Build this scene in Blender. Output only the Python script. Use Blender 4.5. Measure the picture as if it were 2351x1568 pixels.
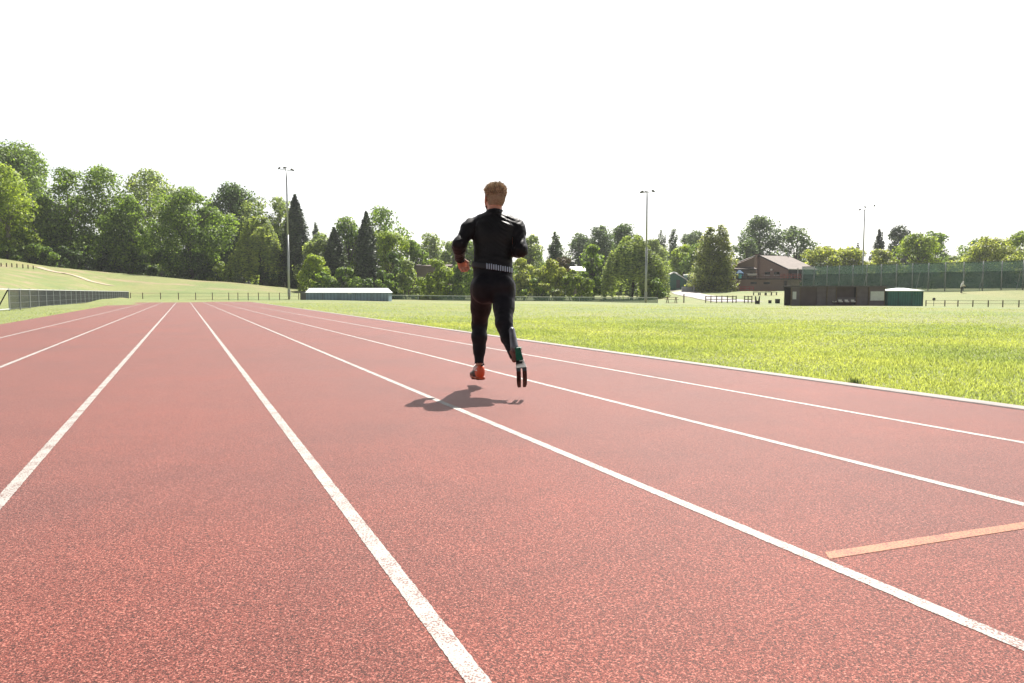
import bpy, math, random
import numpy as np
from mathutils import Vector, Matrix

# ------------------------------------------------------------------ camera, sky, sun
for o in list(bpy.data.objects): bpy.data.objects.remove(o, do_unlink=True)
SC = bpy.context.scene
COL = SC.collection
CAM_H = 0.8
HAZE = 0.0002
FPX = 1600.0                                   # focal length in the 2351 px wide measuring frame
PITCH = math.atan((784 - 675) / FPX)
cam = bpy.data.cameras.new('camera')
cam.sensor_width = 36.0
cam.lens = FPX / 2351 * 36.0
cam.clip_start = 0.05
cam.clip_end = 3000
camo = bpy.data.objects.new('camera', cam); COL.objects.link(camo)
camo.location = (0, 0, CAM_H)
camo.rotation_euler = (math.pi / 2 - PITCH, 0, 0)
SC.camera = camo

SUN_EL = math.radians(54.0)
SUN_DIR = Vector((0.31, 0.95, 0)).normalized()       # horizontal direction towards the sun
w = bpy.data.worlds.new("World"); SC.world = w; w.use_nodes = True
nt = w.node_tree; nt.nodes.clear()
out = nt.nodes.new('ShaderNodeOutputWorld'); bg = nt.nodes.new('ShaderNodeBackground')
sky = nt.nodes.new('ShaderNodeTexSky'); sky.sky_type = 'NISHITA'; sky.sun_disc = False
sky.sun_elevation = SUN_EL
sky.sun_rotation = math.atan2(SUN_DIR.x, SUN_DIR.y)
sky.air_density = 1.0; sky.dust_density = 4.0; sky.ozone_density = 1.0
hs = nt.nodes.new('ShaderNodeHueSaturation'); hs.inputs['Saturation'].default_value = 0.30
nt.links.new(sky.outputs[0], hs.inputs['Color'])
# thin bright haze on the sun's side of the sky, clearer and darker overhead and behind
tcw = nt.nodes.new('ShaderNodeTexCoord'); sxw = nt.nodes.new('ShaderNodeSeparateXYZ'); nt.links.new(tcw.outputs['Generated'], sxw.inputs[0])
def wrange(src, a, b, c, d):
    m = nt.nodes.new('ShaderNodeMapRange'); m.interpolation_type = 'SMOOTHSTEP'
    for i, v in enumerate((a, b, c, d)): m.inputs[i + 1].default_value = v
    nt.links.new(src, m.inputs[0]); return m.outputs[0]
elv = wrange(sxw.outputs[2], 0.44, 0.66, 1.0, 0.14); azm = wrange(sxw.outputs[1], -0.1, 0.62, 0.75, 1.0)
mrw = nt.nodes.new('ShaderNodeMath'); mrw.operation = 'MULTIPLY'; nt.links.new(elv, mrw.inputs[0]); nt.links.new(azm, mrw.inputs[1])
vm = nt.nodes.new('ShaderNodeVectorMath'); vm.operation = 'SCALE'
nt.links.new(hs.outputs[0], vm.inputs[0]); nt.links.new(mrw.outputs[0], vm.inputs['Scale'])
nt.links.new(vm.outputs[0], bg.inputs['Color'])
bg.inputs['Strength'].default_value = 0.11
nt.links.new(bg.outputs[0], out.inputs['Surface'])

sl = bpy.data.lights.new('sun', 'SUN'); sl.energy = 5.0; sl.angle = math.radians(0.5); sl.color = (1.0, 0.95, 0.88)
so = bpy.data.objects.new('sun', sl); COL.objects.link(so)
sd = Vector((SUN_DIR.x * math.cos(SUN_EL), SUN_DIR.y * math.cos(SUN_EL), math.sin(SUN_EL)))
so.rotation_euler = (-sd).to_track_quat('-Z', 'Y').to_euler()
so.location = (20, 30, 60)
SC.view_settings.view_transform = 'Standard'; SC.view_settings.look = 'None'
SC.view_settings.exposure = 1.2; SC.view_settings.gamma = 1.0
SC.view_settings.use_curve_mapping = False
SC.cycles.max_bounces = 6; SC.cycles.transparent_max_bounces = 12

# ------------------------------------------------------------------ measuring helpers
SP, CP = math.sin(PITCH), math.cos(PITCH)
def P(x, y, Y):
    xc = (x - 1175.5) / FPX; yc = -(y - 784) / FPX
    d = Vector((xc, CP + yc * SP, -SP + yc * CP))
    return Vector((0, 0, CAM_H)) + d * (Y / d.y)
LANE = Vector((-0.42525, 0.90508, 0)); ACR = Vector((0.90508, 0.42525, 0))
def T(s, t, z=0.0):                            # s metres along the lanes, t metres across them
    v = LANE * s + ACR * t
    return Vector((v.x, v.y, z))

def colx(X, Y): return 1175.5 + FPX * X / max(Y, 0.01)
COLS = [(-900, [(0, 0), (30, 0), (100, 7), (120, 9), (180, 10), (500, 12)]),
        (-200, [(0, 0), (36, 0), (105, 5.4), (120, 7.4), (180, 9), (500, 11)]),
        (0, [(0, 0), (38, 0), (105, 4.9), (120, 6.9), (180, 8.5), (500, 10)]),
        (150, [(0, 0), (58, 0), (75, .8), (120, 5.3), (180, 6.5), (500, 9)]),
        (300, [(0, 0), (99, .1), (103, .25), (126, 4.4), (180, 5.2), (500, 8)]),
        (500, [(0, 0), (101, 0), (130, 3.2), (180, 3.8), (500, 7)]),
        (690, [(0, 0), (104, 0), (135, 1.85), (180, 2.2), (500, 6)]),
        (900, [(0, 0), (75, -.1), (100, -.25), (135, .1), (500, 4)]),
        (1180, [(0, 0), (50, -.1), (100, -.35), (135, -.2), (500, 4)]),
        (1480, [(0, 0), (12, -.02), (50, -.15), (96, -.38), (130, -.1), (500, 4)]),
        (1560, [(0, 0), (10, -.02), (50, -.15), (95, -.5), (150, 1.6), (500, 5)]),
        (1760, [(0, 0), (9, -.02), (50, -.2), (92, -.65), (125, 1.1), (135, 1.35), (500, 6)]),
        (2000, [(0, 0), (8, -.02), (50, -.25), (87, -.64), (92, -.6), (128, 1.6), (140, 1.8), (500, 7)]),
        (2351, [(0, 0), (7, -.02), (50, -.35), (90, -.85), (94, -.8), (108, 1.45), (112, 1.6), (500, 7)]),
        (3200, [(0, 0), (50, -.35), (90, -.85), (94, -.8), (108, 1.45), (112, 1.6), (500, 7)])]
CX = np.array([c[0] for c in COLS], float)
def terrain_np(X, Y):
    Yc = np.clip(Y, 0.0, 500); ang = 1175.5 + FPX * X / np.maximum(Y, 2.0)
    ang = np.clip(ang, CX[0], CX[-1])
    prof = np.stack([np.interp(Yc, [q[0] for q in c[1]], [q[1] for q in c[1]]) for c in COLS])
    i = np.clip(np.searchsorted(CX, ang) - 1, 0, len(CX) - 2)
    t = (ang - CX[i]) / (CX[i + 1] - CX[i]); t = t * t * (3 - 2 * t) * .5 + t * .5
    a = np.take_along_axis(prof, i[None], 0)[0]; b = np.take_along_axis(prof, (i + 1)[None], 0)[0]
    z = a * (1 - t) + b * t
    r = np.clip((Y - 30) / 60, 0, 1)
    return z + r * (.05 * np.sin(X * .21 + Y * .13) + .04 * np.sin(X * .09 - Y * .31 + 2))
def terrain(X, Y): return float(terrain_np(np.array([X]), np.array([Y]))[0])
def ground_at(x, y, y0=20, y1=240):            # where the sight line through (x, y) meets the ground
    for k in range(1200):
        Y = y0 + (y1 - y0) * k / 1200
        p = P(x, y, Y)
        if p.z <= terrain(p.x, p.y): return Vector((p.x, p.y, terrain(p.x, p.y)))
    p = P(x, y, y1); return p

# ------------------------------------------------------------------ object helpers
def tag(o, label=None, cat=None, group=None, kind=None):
    if label: o['label'] = label
    if cat: o['category'] = cat
    if group: o['group'] = group
    if kind: o['kind'] = kind
    return o
def empty(name, loc, label, cat, group=None, rz=0.0):
    o = bpy.data.objects.new(name, None); COL.objects.link(o)
    o.location = loc; o.rotation_euler = (0, 0, rz); o.empty_display_size = .2
    return tag(o, label, cat, group)
def np_mesh(name, V, F, smooth=False):
    V = np.asarray(V, np.float32); me = bpy.data.meshes.new(name)
    me.vertices.add(len(V)); me.vertices.foreach_set('co', V.ravel())
    F = np.asarray(F, np.int32); n, k = F.shape
    me.loops.add(n * k); me.loops.foreach_set('vertex_index', F.ravel())
    me.polygons.add(n); me.polygons.foreach_set('loop_start', np.arange(0, n * k, k, dtype=np.int32))
    me.polygons.foreach_set('loop_total', np.full(n, k, np.int32))
    if smooth: me.polygons.foreach_set('use_smooth', np.ones(n, bool))
    me.update(calc_edges=True); me.validate()
    return me
def link(name, me, mat, parent=None):
    o = bpy.data.objects.new(name, me); COL.objects.link(o)
    if mat is not None: me.materials.append(mat)
    if parent is not None: o.parent = parent
    return o
class MB:
    def __init__(s): s.v = []; s.f = []
    def quad(s, a, b, c, d):
        n = len(s.v); s.v += [tuple(a), tuple(b), tuple(c), tuple(d)]; s.f.append((n, n + 1, n + 2, n + 3)); return s
    def poly(s, pts):
        n = len(s.v); s.v += [tuple(p) for p in pts]; s.f.append(tuple(range(n, n + len(pts)))); return s
    def box(s, c, d, M=None, rz=0.0):
        hx, hy, hz = d[0] / 2, d[1] / 2, d[2] / 2
        R = Matrix.Rotation(rz, 3, 'Z')
        n = len(s.v)
        for z in (-hz, hz):
            for x, y in ((-hx, -hy), (hx, -hy), (hx, hy), (-hx, hy)):
                p = R @ Vector((x, y, 0)) + Vector((c[0], c[1], c[2] + z))
                s.v.append(tuple(M @ p if M else p))
        for q in ((3, 2, 1, 0), (4, 5, 6, 7), (0, 1, 5, 4), (1, 2, 6, 5), (2, 3, 7, 6), (3, 0, 4, 7)):
            s.f.append(tuple(n + i for i in q))
        return s
    def prism(s, base, off):                    # polygon extruded along off
        n = len(s.v); k = len(base); off = Vector(off)
        s.v += [tuple(Vector(p)) for p in base] + [tuple(Vector(p) + off) for p in base]
        s.f.append(tuple(n + i for i in reversed(range(k)))); s.f.append(tuple(n + k + i for i in range(k)))
        for i in range(k):
            j = (i + 1) % k; s.f.append((n + i, n + j, n + k + j, n + k + i))
        return s
    def bar(s, a, b, r0, r1=None, n=8):
        r1 = r0 if r1 is None else r1
        a, b = Vector(a), Vector(b); d = (b - a).normalized()
        u = d.orthogonal().normalized(); v = d.cross(u); m = len(s.v)
        for c, r in ((a, r0), (b, r1)):
            for i in range(n):
                t = 2 * math.pi * i / n; s.v.append(tuple(c + u * math.cos(t) * r + v * math.sin(t) * r))
        for i in range(n):
            j = (i + 1) % n; s.f.append((m + i, m + j, m + n + j, m + n + i))
        s.f.append(tuple(m + i for i in reversed(range(n)))); s.f.append(tuple(m + n + i for i in range(n)))
        return s
    def beam(s, a, b, wd, ht):                  # rectangular bar between two points (upright section)
        a, b = Vector(a), Vector(b); d = b - a; L = d.length; d.normalize()
        side = d.cross(Vector((0, 0, 1)))
        side = side.normalized() if side.length > 1e-4 else Vector((1, 0, 0))
        up = side.cross(d); n = len(s.v)
        for c in (a, b):
            for i, j in ((-1, -1), (1, -1), (1, 1), (-1, 1)):
                s.v.append(tuple(c + side * (i * wd / 2) + up * (j * ht / 2)))
        for q in ((3, 2, 1, 0), (4, 5, 6, 7), (0, 1, 5, 4), (1, 2, 6, 5), (2, 3, 7, 6), (3, 0, 4, 7)):
            s.f.append(tuple(n + i for i in q))
        return s
    def build(s, name, mat, parent=None, bevel=0, smooth=False):
        me = bpy.data.meshes.new(name); me.from_pydata(s.v, [], s.f); me.update()
        if smooth:
            for p in me.polygons: p.use_smooth = True
        o = link(name, me, mat, parent)
        if bevel:
            m = o.modifiers.new('bevel', 'BEVEL'); m.width = bevel; m.segments = 2; m.limit_method = 'ANGLE'
        return o

# ------------------------------------------------------------------ materials
def newmat(name):
    m = bpy.data.materials.new(name); m.use_nodes = True
    t = m.node_tree; b = t.nodes['Principled BSDF']
    return m, t, b
def N(t, kind, **kw):
    n = t.nodes.new(kind)
    for k, v in kw.items():
        if k in n.inputs: n.inputs[k].default_value = v
        else: setattr(n, k, v)
    return n
def ramp(t, stops):
    r = t.nodes.new('ShaderNodeValToRGB'); e = r.color_ramp.elements
    while len(e) < len(stops): e.new(0.5)
    for q, (p, c) in zip(e, stops): q.position = p; q.color = (*c, 1)
    return r
def mixc(t, a, b, fac, mode='MIX'):
    n = t.nodes.new('ShaderNodeMix'); n.data_type = 'RGBA'; n.blend_type = mode
    for s, v in ((n.inputs[0], fac), (n.inputs[6], a), (n.inputs[7], b)):
        if hasattr(v, 'is_output'): t.links.new(v, s)
        elif isinstance(v, (int, float)): s.default_value = v
        else: s.default_value = (*v, 1)
    return n.outputs[2]
def objc(t): return t.nodes.new('ShaderNodeTexCoord').outputs['Object']
def noise(t, co, scale, detail=3, rough=.5):
    n = N(t, 'ShaderNodeTexNoise'); n.inputs['Scale'].default_value = scale
    n.inputs['Detail'].default_value = detail; n.inputs['Roughness'].default_value = rough
    t.links.new(co, n.inputs['Vector']); return n.outputs[0]
def plain(name, c, rough=.6, var=.25, scale=3.0, metal=0.0, spec=.4, bump=0.0):
    m, t, b = newmat(name); co = objc(t)
    f = noise(t, co, scale, 5, .6)
    r = ramp(t, [(.25, tuple(x * (1 - var) for x in c)), (.75, tuple(min(1, x * (1 + var)) for x in c))])
    t.links.new(f, r.inputs[0]); t.links.new(r.outputs[0], b.inputs['Base Color'])
    b.inputs['Roughness'].default_value = rough; b.inputs['Metallic'].default_value = metal
    b.inputs['Specular IOR Level'].default_value = spec
    if bump:
        bp = N(t, 'ShaderNodeBump'); bp.inputs['Strength'].default_value = bump; bp.inputs['Distance'].default_value = .01
        t.links.new(noise(t, co, scale * 6, 4), bp.inputs['Height']); t.links.new(bp.outputs[0], b.inputs['Normal'])
    return m
def leafmat(name, c, var=.55, trans=.4):
    m, t, b = newmat(name)
    g = t.nodes.new('ShaderNodeNewGeometry'); oi = t.nodes.new('ShaderNodeObjectInfo')
    r = ramp(t, [(0, (c[0] * (1 - var), c[1] * (1 - var), c[2] * (1 - var * .6))), (.6, c),
                 (1, (c[0] * (1 + var * 1.1), c[1] * (1 + var * .9), c[2] * (1 + var * .5)))])
    t.links.new(g.outputs['Random Per Island'], r.inputs[0])
    big = noise(t, objc(t), .35, 2)
    bc = ramp(t, [(.3, (.72, .78, .8)), (.7, (1.2, 1.15, 1.0))]); t.links.new(big, bc.inputs[0])
    col = mixc(t, r.outputs[0], bc.outputs[0], 1.0, 'MULTIPLY')
    t.links.new(col, b.inputs['Base Color']); b.inputs['Roughness'].default_value = .55
    b.inputs['Specular IOR Level'].default_value = .35
    tr = t.nodes.new('ShaderNodeBsdfTranslucent')
    t.links.new(mixc(t, col, (1.25, 1.3, .62), 1.0, 'MULTIPLY'), tr.inputs['Color'])
    mx = t.nodes.new('ShaderNodeMixShader'); mx.inputs[0].default_value = trans
    t.links.new(b.outputs[0], mx.inputs[1]); t.links.new(tr.outputs[0], mx.inputs[2])
    t.links.new(mx.outputs[0], t.nodes['Material Output'].inputs[0])
    return m
LEAF = {'bright': leafmat('leaf_bright', (0.305, 0.390, 0.076), trans=.5), 'mid': leafmat('leaf_mid', (0.201, 0.293, 0.073), trans=.5),
        'dark': leafmat('leaf_dark', (0.116, 0.183, 0.059), trans=.42), 'pine': leafmat('leaf_needles', (0.071, 0.101, 0.060), trans=.25),
        'willow': leafmat('leaf_willow', (0.329, 0.397, 0.146), trans=.55), 'pale': leafmat('leaf_pale', (0.281, 0.348, 0.159), trans=.5),
        'blue': leafmat('leaf_bluish', (0.152, 0.213, 0.128), trans=.42), 'gold': leafmat('leaf_golden', (0.378, 0.420, 0.128), trans=.5), 'spruce': leafmat('leaf_spruce', (.33, .37, .14), trans=.35),
        'brown': leafmat('leaf_brownish', (.17, .13, .06), trans=.2)}
BARK = plain('bark', (.10, .085, .07), .9, .5, 4)
BARKP = plain('bark_pale', (.26, .24, .20), .9, .4, 4)

def mat_track():
    m, t, b = newmat('rubber_track'); co = objc(t)
    vo = N(t, 'ShaderNodeTexVoronoi'); vo.inputs['Scale'].default_value = 380; t.links.new(co, vo.inputs['Vector'])
    sep = t.nodes.new('ShaderNodeSeparateColor'); t.links.new(vo.outputs['Color'], sep.inputs[0])
    gr = ramp(t, [(0, (.016, .006, .005)), (.28, (.062, .015, .011)), (.56, (.146, .033, .024)), (.86, (.235, .064, .047)), (1, (.40, .16, .12))])
    mid = noise(t, co, 120, 3, .6)
    ma = N(t, 'ShaderNodeMath', operation='MULTIPLY_ADD'); ma.inputs[1].default_value = 1.5; ma.inputs[2].default_value = -.75
    t.links.new(mid, ma.inputs[0])
    ad = N(t, 'ShaderNodeMath', operation='ADD'); ad.use_clamp = True
    t.links.new(sep.outputs[0], ad.inputs[0]); t.links.new(ma.outputs[0], ad.inputs[1])
    t.links.new(ad.outputs[0], gr.inputs[0])
    n1 = noise(t, co, .55, 5, .62); n2 = noise(t, co, 3.1, 5, .65)
    r1 = ramp(t, [(.30, (.78, .88, .96)), (.5, (1, 1, 1)), (.70, (1.16, 1.02, .96))]); t.links.new(n1, r1.inputs[0])
    r2 = ramp(t, [(.3, (.88, .89, .90)), (.7, (1.09, 1.09, 1.09))]); t.links.new(n2, r2.inputs[0])
    c = mixc(t, gr.outputs[0], r1.outputs[0], 1, 'MULTIPLY'); c = mixc(t, c, r2.outputs[0], 1, 'MULTIPLY')
    t.links.new(c, b.inputs['Base Color'])
    b.inputs['Roughness'].default_value = .65; b.inputs['Specular IOR Level'].default_value = .25
    b.inputs['Sheen Weight'].default_value = .52; b.inputs['Sheen Roughness'].default_value = .31
    b.inputs['Sheen Tint'].default_value = (1, .70, .64, 1); b.inputs['Specular Tint'].default_value = (1, .72, .66, 1)
    bp = N(t, 'ShaderNodeBump'); bp.inputs['Strength'].default_value = .48; bp.inputs['Distance'].default_value = .003
    t.links.new(ad.outputs[0], bp.inputs['Height']); t.links.new(bp.outputs[0], b.inputs['Normal'])
    return m
def mat_paint(name, c, wear=.42):
    m, t, b = newmat(name); co = objc(t)
    a = noise(t, co, 160, 3, .7); a2 = noise(t, co, 9, 3, .6)
    mul = N(t, 'ShaderNodeMath', operation='MULTIPLY_ADD'); mul.inputs[1].default_value = .35; t.links.new(a2, mul.inputs[0]); t.links.new(a, mul.inputs[2])
    r = ramp(t, [(wear, (c[0] * .25 + .05, c[1] * .16, c[2] * .13)), (wear + .06, tuple(x * .9 for x in c)), (wear + .25, c)])
    t.links.new(mul.outputs[0], r.inputs[0]); t.links.new(r.outputs[0], b.inputs['Base Color'])
    b.inputs['Roughness'].default_value = .65
    bp = N(t, 'ShaderNodeBump'); bp.inputs['Strength'].default_value = .4; bp.inputs['Distance'].default_value = .003
    t.links.new(a, bp.inputs['Height']); t.links.new(bp.outputs[0], b.inputs['Normal'])
    return m
def mat_ground():
    m, t, b = newmat('meadow_grass'); co = objc(t)
    n1 = noise(t, co, .09, 4, .6); n2 = noise(t, co, 1.1, 5, .7); n3 = noise(t, co, 14, 4, .7)
    r1 = ramp(t, [(.35, (.130, .180, .042)), (.5, (.165, .192, .050)), (.66, (.205, .205, .066))]); t.links.new(n1, r1.inputs[0])
    r2 = ramp(t, [(.3, (.78, .84, .75)), (.7, (1.16, 1.1, 1.1))]); t.links.new(n2, r2.inputs[0])
    r3 = ramp(t, [(.3, (.62, .68, .55)), (.7, (1.25, 1.22, 1.2))]); t.links.new(n3, r3.inputs[0])
    c = mixc(t, mixc(t, r1.outputs[0], r2.outputs[0], 1, 'MULTIPLY'), r3.outputs[0], 1, 'MULTIPLY')
    # bare earth showing through on the steep bank
    geo = t.nodes.new('ShaderNodeNewGeometry'); sx = t.nodes.new('ShaderNodeSeparateXYZ'); t.links.new(geo.outputs['Position'], sx.inputs[0])
    st = N(t, 'ShaderNodeMapping'); st.inputs['Scale'].default_value = (.06, .25, 1.1); t.links.new(co, st.inputs['Vector'])
    nb = noise(t, st.outputs[0], 1.0, 5, .65)
    up = N(t, 'ShaderNodeMapRange'); up.inputs[1].default_value = .5; up.inputs[2].default_value = 1.6; t.links.new(sx.outputs[2], up.inputs[0])
    lf = N(t, 'ShaderNodeMapRange'); lf.inputs[1].default_value = -25; lf.inputs[2].default_value = -34; t.links.new(sx.outputs[0], lf.inputs[0])
    rb = ramp(t, [(.52, (0, 0, 0)), (.62, (1, 1, 1))]); t.links.new(nb, rb.inputs[0])
    k1 = N(t, 'ShaderNodeMath', operation='MULTIPLY'); t.links.new(rb.outputs[0], k1.inputs[0]); t.links.new(up.outputs[0], k1.inputs[1])
    k2 = N(t, 'ShaderNodeMath', operation='MULTIPLY'); t.links.new(k1.outputs[0], k2.inputs[0]); t.links.new(lf.outputs[0], k2.inputs[1])
    k3 = N(t, 'ShaderNodeMath', operation='MULTIPLY'); k3.inputs[1].default_value = .6; t.links.new(k2.outputs[0], k3.inputs[0])
    c = mixc(t, c, (.30, .20, .13), k3.outputs[0])
    t.links.new(c, b.inputs['Base Color']); b.inputs['Roughness'].default_value = .8
    b.inputs['Specular IOR Level'].default_value = .25
    b.inputs['Sheen Weight'].default_value = .25; b.inputs['Sheen Roughness'].default_value = .5
    b.inputs['Sheen Tint'].default_value = (1, .97, .75, 1)
    bp = N(t, 'ShaderNodeBump'); bp.inputs['Strength'].default_value = .7; bp.inputs['Distance'].default_value = .08
    t.links.new(n3, bp.inputs['Height']); t.links.new(bp.outputs[0], b.inputs['Normal'])
    return m
def mat_brick(name, c1, c2, mortar, sc=4.0):
    m, t, b = newmat(name); co = objc(t)
    mp = N(t, 'ShaderNodeMapping'); mp.inputs['Rotation'].default_value = (math.pi / 2, 0, 0); t.links.new(co, mp.inputs['Vector'])
    br = N(t, 'ShaderNodeTexBrick'); br.inputs['Scale'].default_value = sc
    br.inputs['Color1'].default_value = (*c1, 1); br.inputs['Color2'].default_value = (*c2, 1); br.inputs['Mortar'].default_value = (*mortar, 1)
    t.links.new(mp.outputs[0], br.inputs['Vector']); t.links.new(br.outputs[0], b.inputs['Base Color'])
    b.inputs['Roughness'].default_value = .85
    return m
def mat_ribs(name, c, axis='X', pitch=.25, dark=.75, rough=.45):
    m, t, b = newmat(name); co = objc(t)
    wv = N(t, 'ShaderNodeTexWave', wave_type='BANDS', bands_direction=axis); wv.inputs['Scale'].default_value = .314 / pitch
    wv.inputs['Distortion'].default_value = 0; t.links.new(co, wv.inputs['Vector'])
    r = ramp(t, [(.1, tuple(x * dark for x in c)), (.6, c)]); t.links.new(wv.outputs[0], r.inputs[0])
    r2 = ramp(t, [(.3, (.8, .8, .8)), (.7, (1.12, 1.12, 1.12))]); t.links.new(noise(t, co, 1.2, 4), r2.inputs[0])
    t.links.new(mixc(t, r.outputs[0], r2.outputs[0], 1, 'MULTIPLY'), b.inputs['Base Color']); b.inputs['Roughness'].default_value = rough
    bp = N(t, 'ShaderNodeBump'); bp.inputs['Strength'].default_value = .5; bp.inputs['Distance'].default_value = .03
    t.links.new(wv.outputs[0], bp.inputs['Height']); t.links.new(bp.outputs[0], b.inputs['Normal'])
    return m
def mat_net(name, c, alpha):
    m, t, b = newmat(name); co = objc(t)
    r = ramp(t, [(.3, tuple(x * .75 for x in c)), (.7, tuple(x * 1.2 for x in c))]); t.links.new(noise(t, co, .5, 4), r.inputs[0])
    t.links.new(r.outputs[0], b.inputs['Base Color']); b.inputs['Roughness'].default_value = .8
    tl = t.nodes.new('ShaderNodeBsdfTranslucent'); t.links.new(r.outputs[0], tl.inputs['Color'])
    tp = t.nodes.new('ShaderNodeBsdfTransparent')
    m1 = t.nodes.new('ShaderNodeMixShader'); m1.inputs[0].default_value = .45
    t.links.new(b.outputs[0], m1.inputs[1]); t.links.new(tl.outputs[0], m1.inputs[2])
    m2 = t.nodes.new('ShaderNodeMixShader'); m2.inputs[0].default_value = alpha
    t.links.new(tp.outputs[0], m2.inputs[1]); t.links.new(m1.outputs[0], m2.inputs[2])
    t.links.new(m2.outputs[0], t.nodes['Material Output'].inputs[0])
    return m
M = dict(track=mat_track(), white_paint=mat_paint('white_line_paint', (.325, .315, .292), .585),
         yellow_paint=mat_paint('yellow_line_paint', (.33, .115, .038), .61), ground=mat_ground(),
         kerb=plain('kerb_concrete', (.24, .205, .195), .75, .2, 8, bump=.3), galv=plain('galvanised_steel', (.36, .38, .39), .45, .15, 2, .4),
         steel=plain('grey_steel', (.30, .31, .33), .5, .2, 3, .2), darksteel=plain('dark_steel', (.05, .05, .05), .5, .3, 3),
         lamp=plain('lamp_housing', (.12, .12, .12), .4, .2, 5), lens=plain('lamp_lens', (.5, .52, .54), .15, .1, 5),
         wood=plain('weathered_post', (.13, .10, .075), .9, .35, 3), rail=plain('white_rail', (.55, .58, .58), .6, .15, 2),
         shedwall=mat_ribs('blue_grey_cladding', (.20, .28, .39), 'X', .45, .72), shedroof=plain('pale_metal_roof', (.62, .65, .68), .45, .08, 1.5),
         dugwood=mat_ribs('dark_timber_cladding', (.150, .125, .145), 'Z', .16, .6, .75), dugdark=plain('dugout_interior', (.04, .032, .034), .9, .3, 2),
         dugbrown=mat_ribs('brown_timber_shutter', (.110, .080, .085), 'Z', .14, .6, .75),
         notice=plain('notice_board_white', (.55, .58, .60), .5, .12, 3), seat=plain('white_plastic', (.75, .73, .70), .4, .08, 4),
         green=mat_ribs('green_steel', (.008, .120, .108), 'X', .30, .8, .45), greenroof=plain('pale_green_roof', (.55, .62, .60), .45, .1, 1.5),
         greennet=mat_net('green_windbreak', (.050, .088, .070), .78), darknet=mat_net('dark_netting', (.03, .05, .04), .75),
         greywire=plain('grey_mesh_wire', (.11, .12, .14), .5, .2, 3),
         brick=mat_brick('brown_brick', (.185, .125, .10), (.225, .155, .125), (.24, .20, .175)), brickd=mat_brick('dark_brick', (.165, .105, .085), (.20, .13, .105), (.20, .17, .15)),
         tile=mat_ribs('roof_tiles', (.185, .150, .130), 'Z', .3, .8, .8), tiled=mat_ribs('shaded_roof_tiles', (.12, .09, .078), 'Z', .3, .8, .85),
         fascia=plain('dark_fascia', (.03, .024, .02), .6), glass=plain('dark_window', (.012, .012, .015), .15, .2, 1), frame=plain('white_frame', (.6, .58, .56), .5),
         redrail=plain('red_painted_rail', (.30, .06, .05), .5), tan=plain('tan_handrail', (.36, .24, .16), .6), render=plain('beige_render', (.22, .19, .15), .85),
         hall=mat_ribs('green_hall_cladding', (.025, .13, .085), 'X', .35, .8, .5), whiteroof=plain('white_roof_sheet', (.72, .73, .73), .5, .06, 1),
         road=plain('pale_tarmac', (.34, .32, .31), .9, .12, .8), path=plain('worn_path', (.36, .29, .21), .9, .2, .6),
         wall=plain('grey_block_wall', (.30, .31, .32), .8, .15, 1), table=plain('picnic_wood', (.20, .14, .11), .85, .3, 3),
         blue=plain('blue_canvas', (.02, .10, .22), .7, .2, 2), cyan=plain('light_blue_plastic', (.12, .42, .50), .4, .1, 3), redp=plain('red_plastic', (.28, .035, .03), .5),
         whitecloth=plain('white_cloth', (.70, .68, .68), .7, .08, 4), black=plain('black_fabric', (.012, .012, .013), .7, .3, 6))

# ------------------------------------------------------------------ ground, track, markings
xs = np.unique(np.concatenate([np.linspace(-500, -130, 28), np.linspace(-130, 130, 175), np.linspace(130, 500, 28)]))
ys = np.unique(np.concatenate([np.linspace(-60, 0, 10), np.linspace(0, 70, 50), np.linspace(70, 145, 110), np.linspace(145, 260, 40), np.linspace(260, 900, 14)]))
gx, gy = np.meshgrid(xs, ys, indexing='ij'); gz = terrain_np(gx.ravel(), gy.ravel())
tt = gx.ravel() * ACR.x + gy.ravel() * ACR.y
gz = gz - .035 - .10 * ((tt > -3.8) & (tt < 4.7) & (gy.ravel() < 66))
V = np.stack([gx.ravel(), gy.ravel(), gz], 1)
ni, nj = len(xs), len(ys); ii, jj = np.meshgrid(np.arange(ni - 1), np.arange(nj - 1), indexing='ij')
q = (ii * nj + jj).ravel(); F = np.stack([q, q + nj, q + nj + 1, q + 1], 1)
tag(link('ground', np_mesh('ground', V, F, True), M['ground']), 'yellow green mown grass field and bank', kind='structure')

def tleft(s): return float(np.interp(s, [-10, 20, 50, 100], [-4.30, -4.38, -4.75, -5.8]))
def tright(s): return float(np.interp(s, [-10, 3, 10, 35, 90], [5.21, 5.21, 5.21, 5.58, 6.25]))
YEND = 72.5
ss = [-9, -4, 0, 3, 6, 10, 16, 24, 35, 48, 60, 70]
mb = MB()
def clipY(p0, p1): return p1
rowL, rowR = [], []
for s in ss: rowL.append(T(s, tleft(s))); rowR.append(T(s, tright(s)))
def hitY(fn):                                    # where an edge line meets the far end of the straight
    s = 60.0
    for _ in range(40): s += (YEND - T(s, fn(s)).y) / LANE.y
    return T(s, fn(s))
pl = [p for p in rowL if p.y < YEND - 1] + [hitY(tleft)]; pr = [p for p in rowR if p.y < YEND - 1] + [hitY(tright)]
nL = min(len(pl), len(pr))
pl = pl[:nL - 1] + [pl[-1]]; pr = pr[:nL - 1] + [pr[-1]]
for i in range(nL - 1): mb.quad(pl[i], pr[i], pr[i + 1], pl[i + 1])
tag(mb.build('track', M['track']), 'red rubber running track with granular surface', kind='structure')

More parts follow.
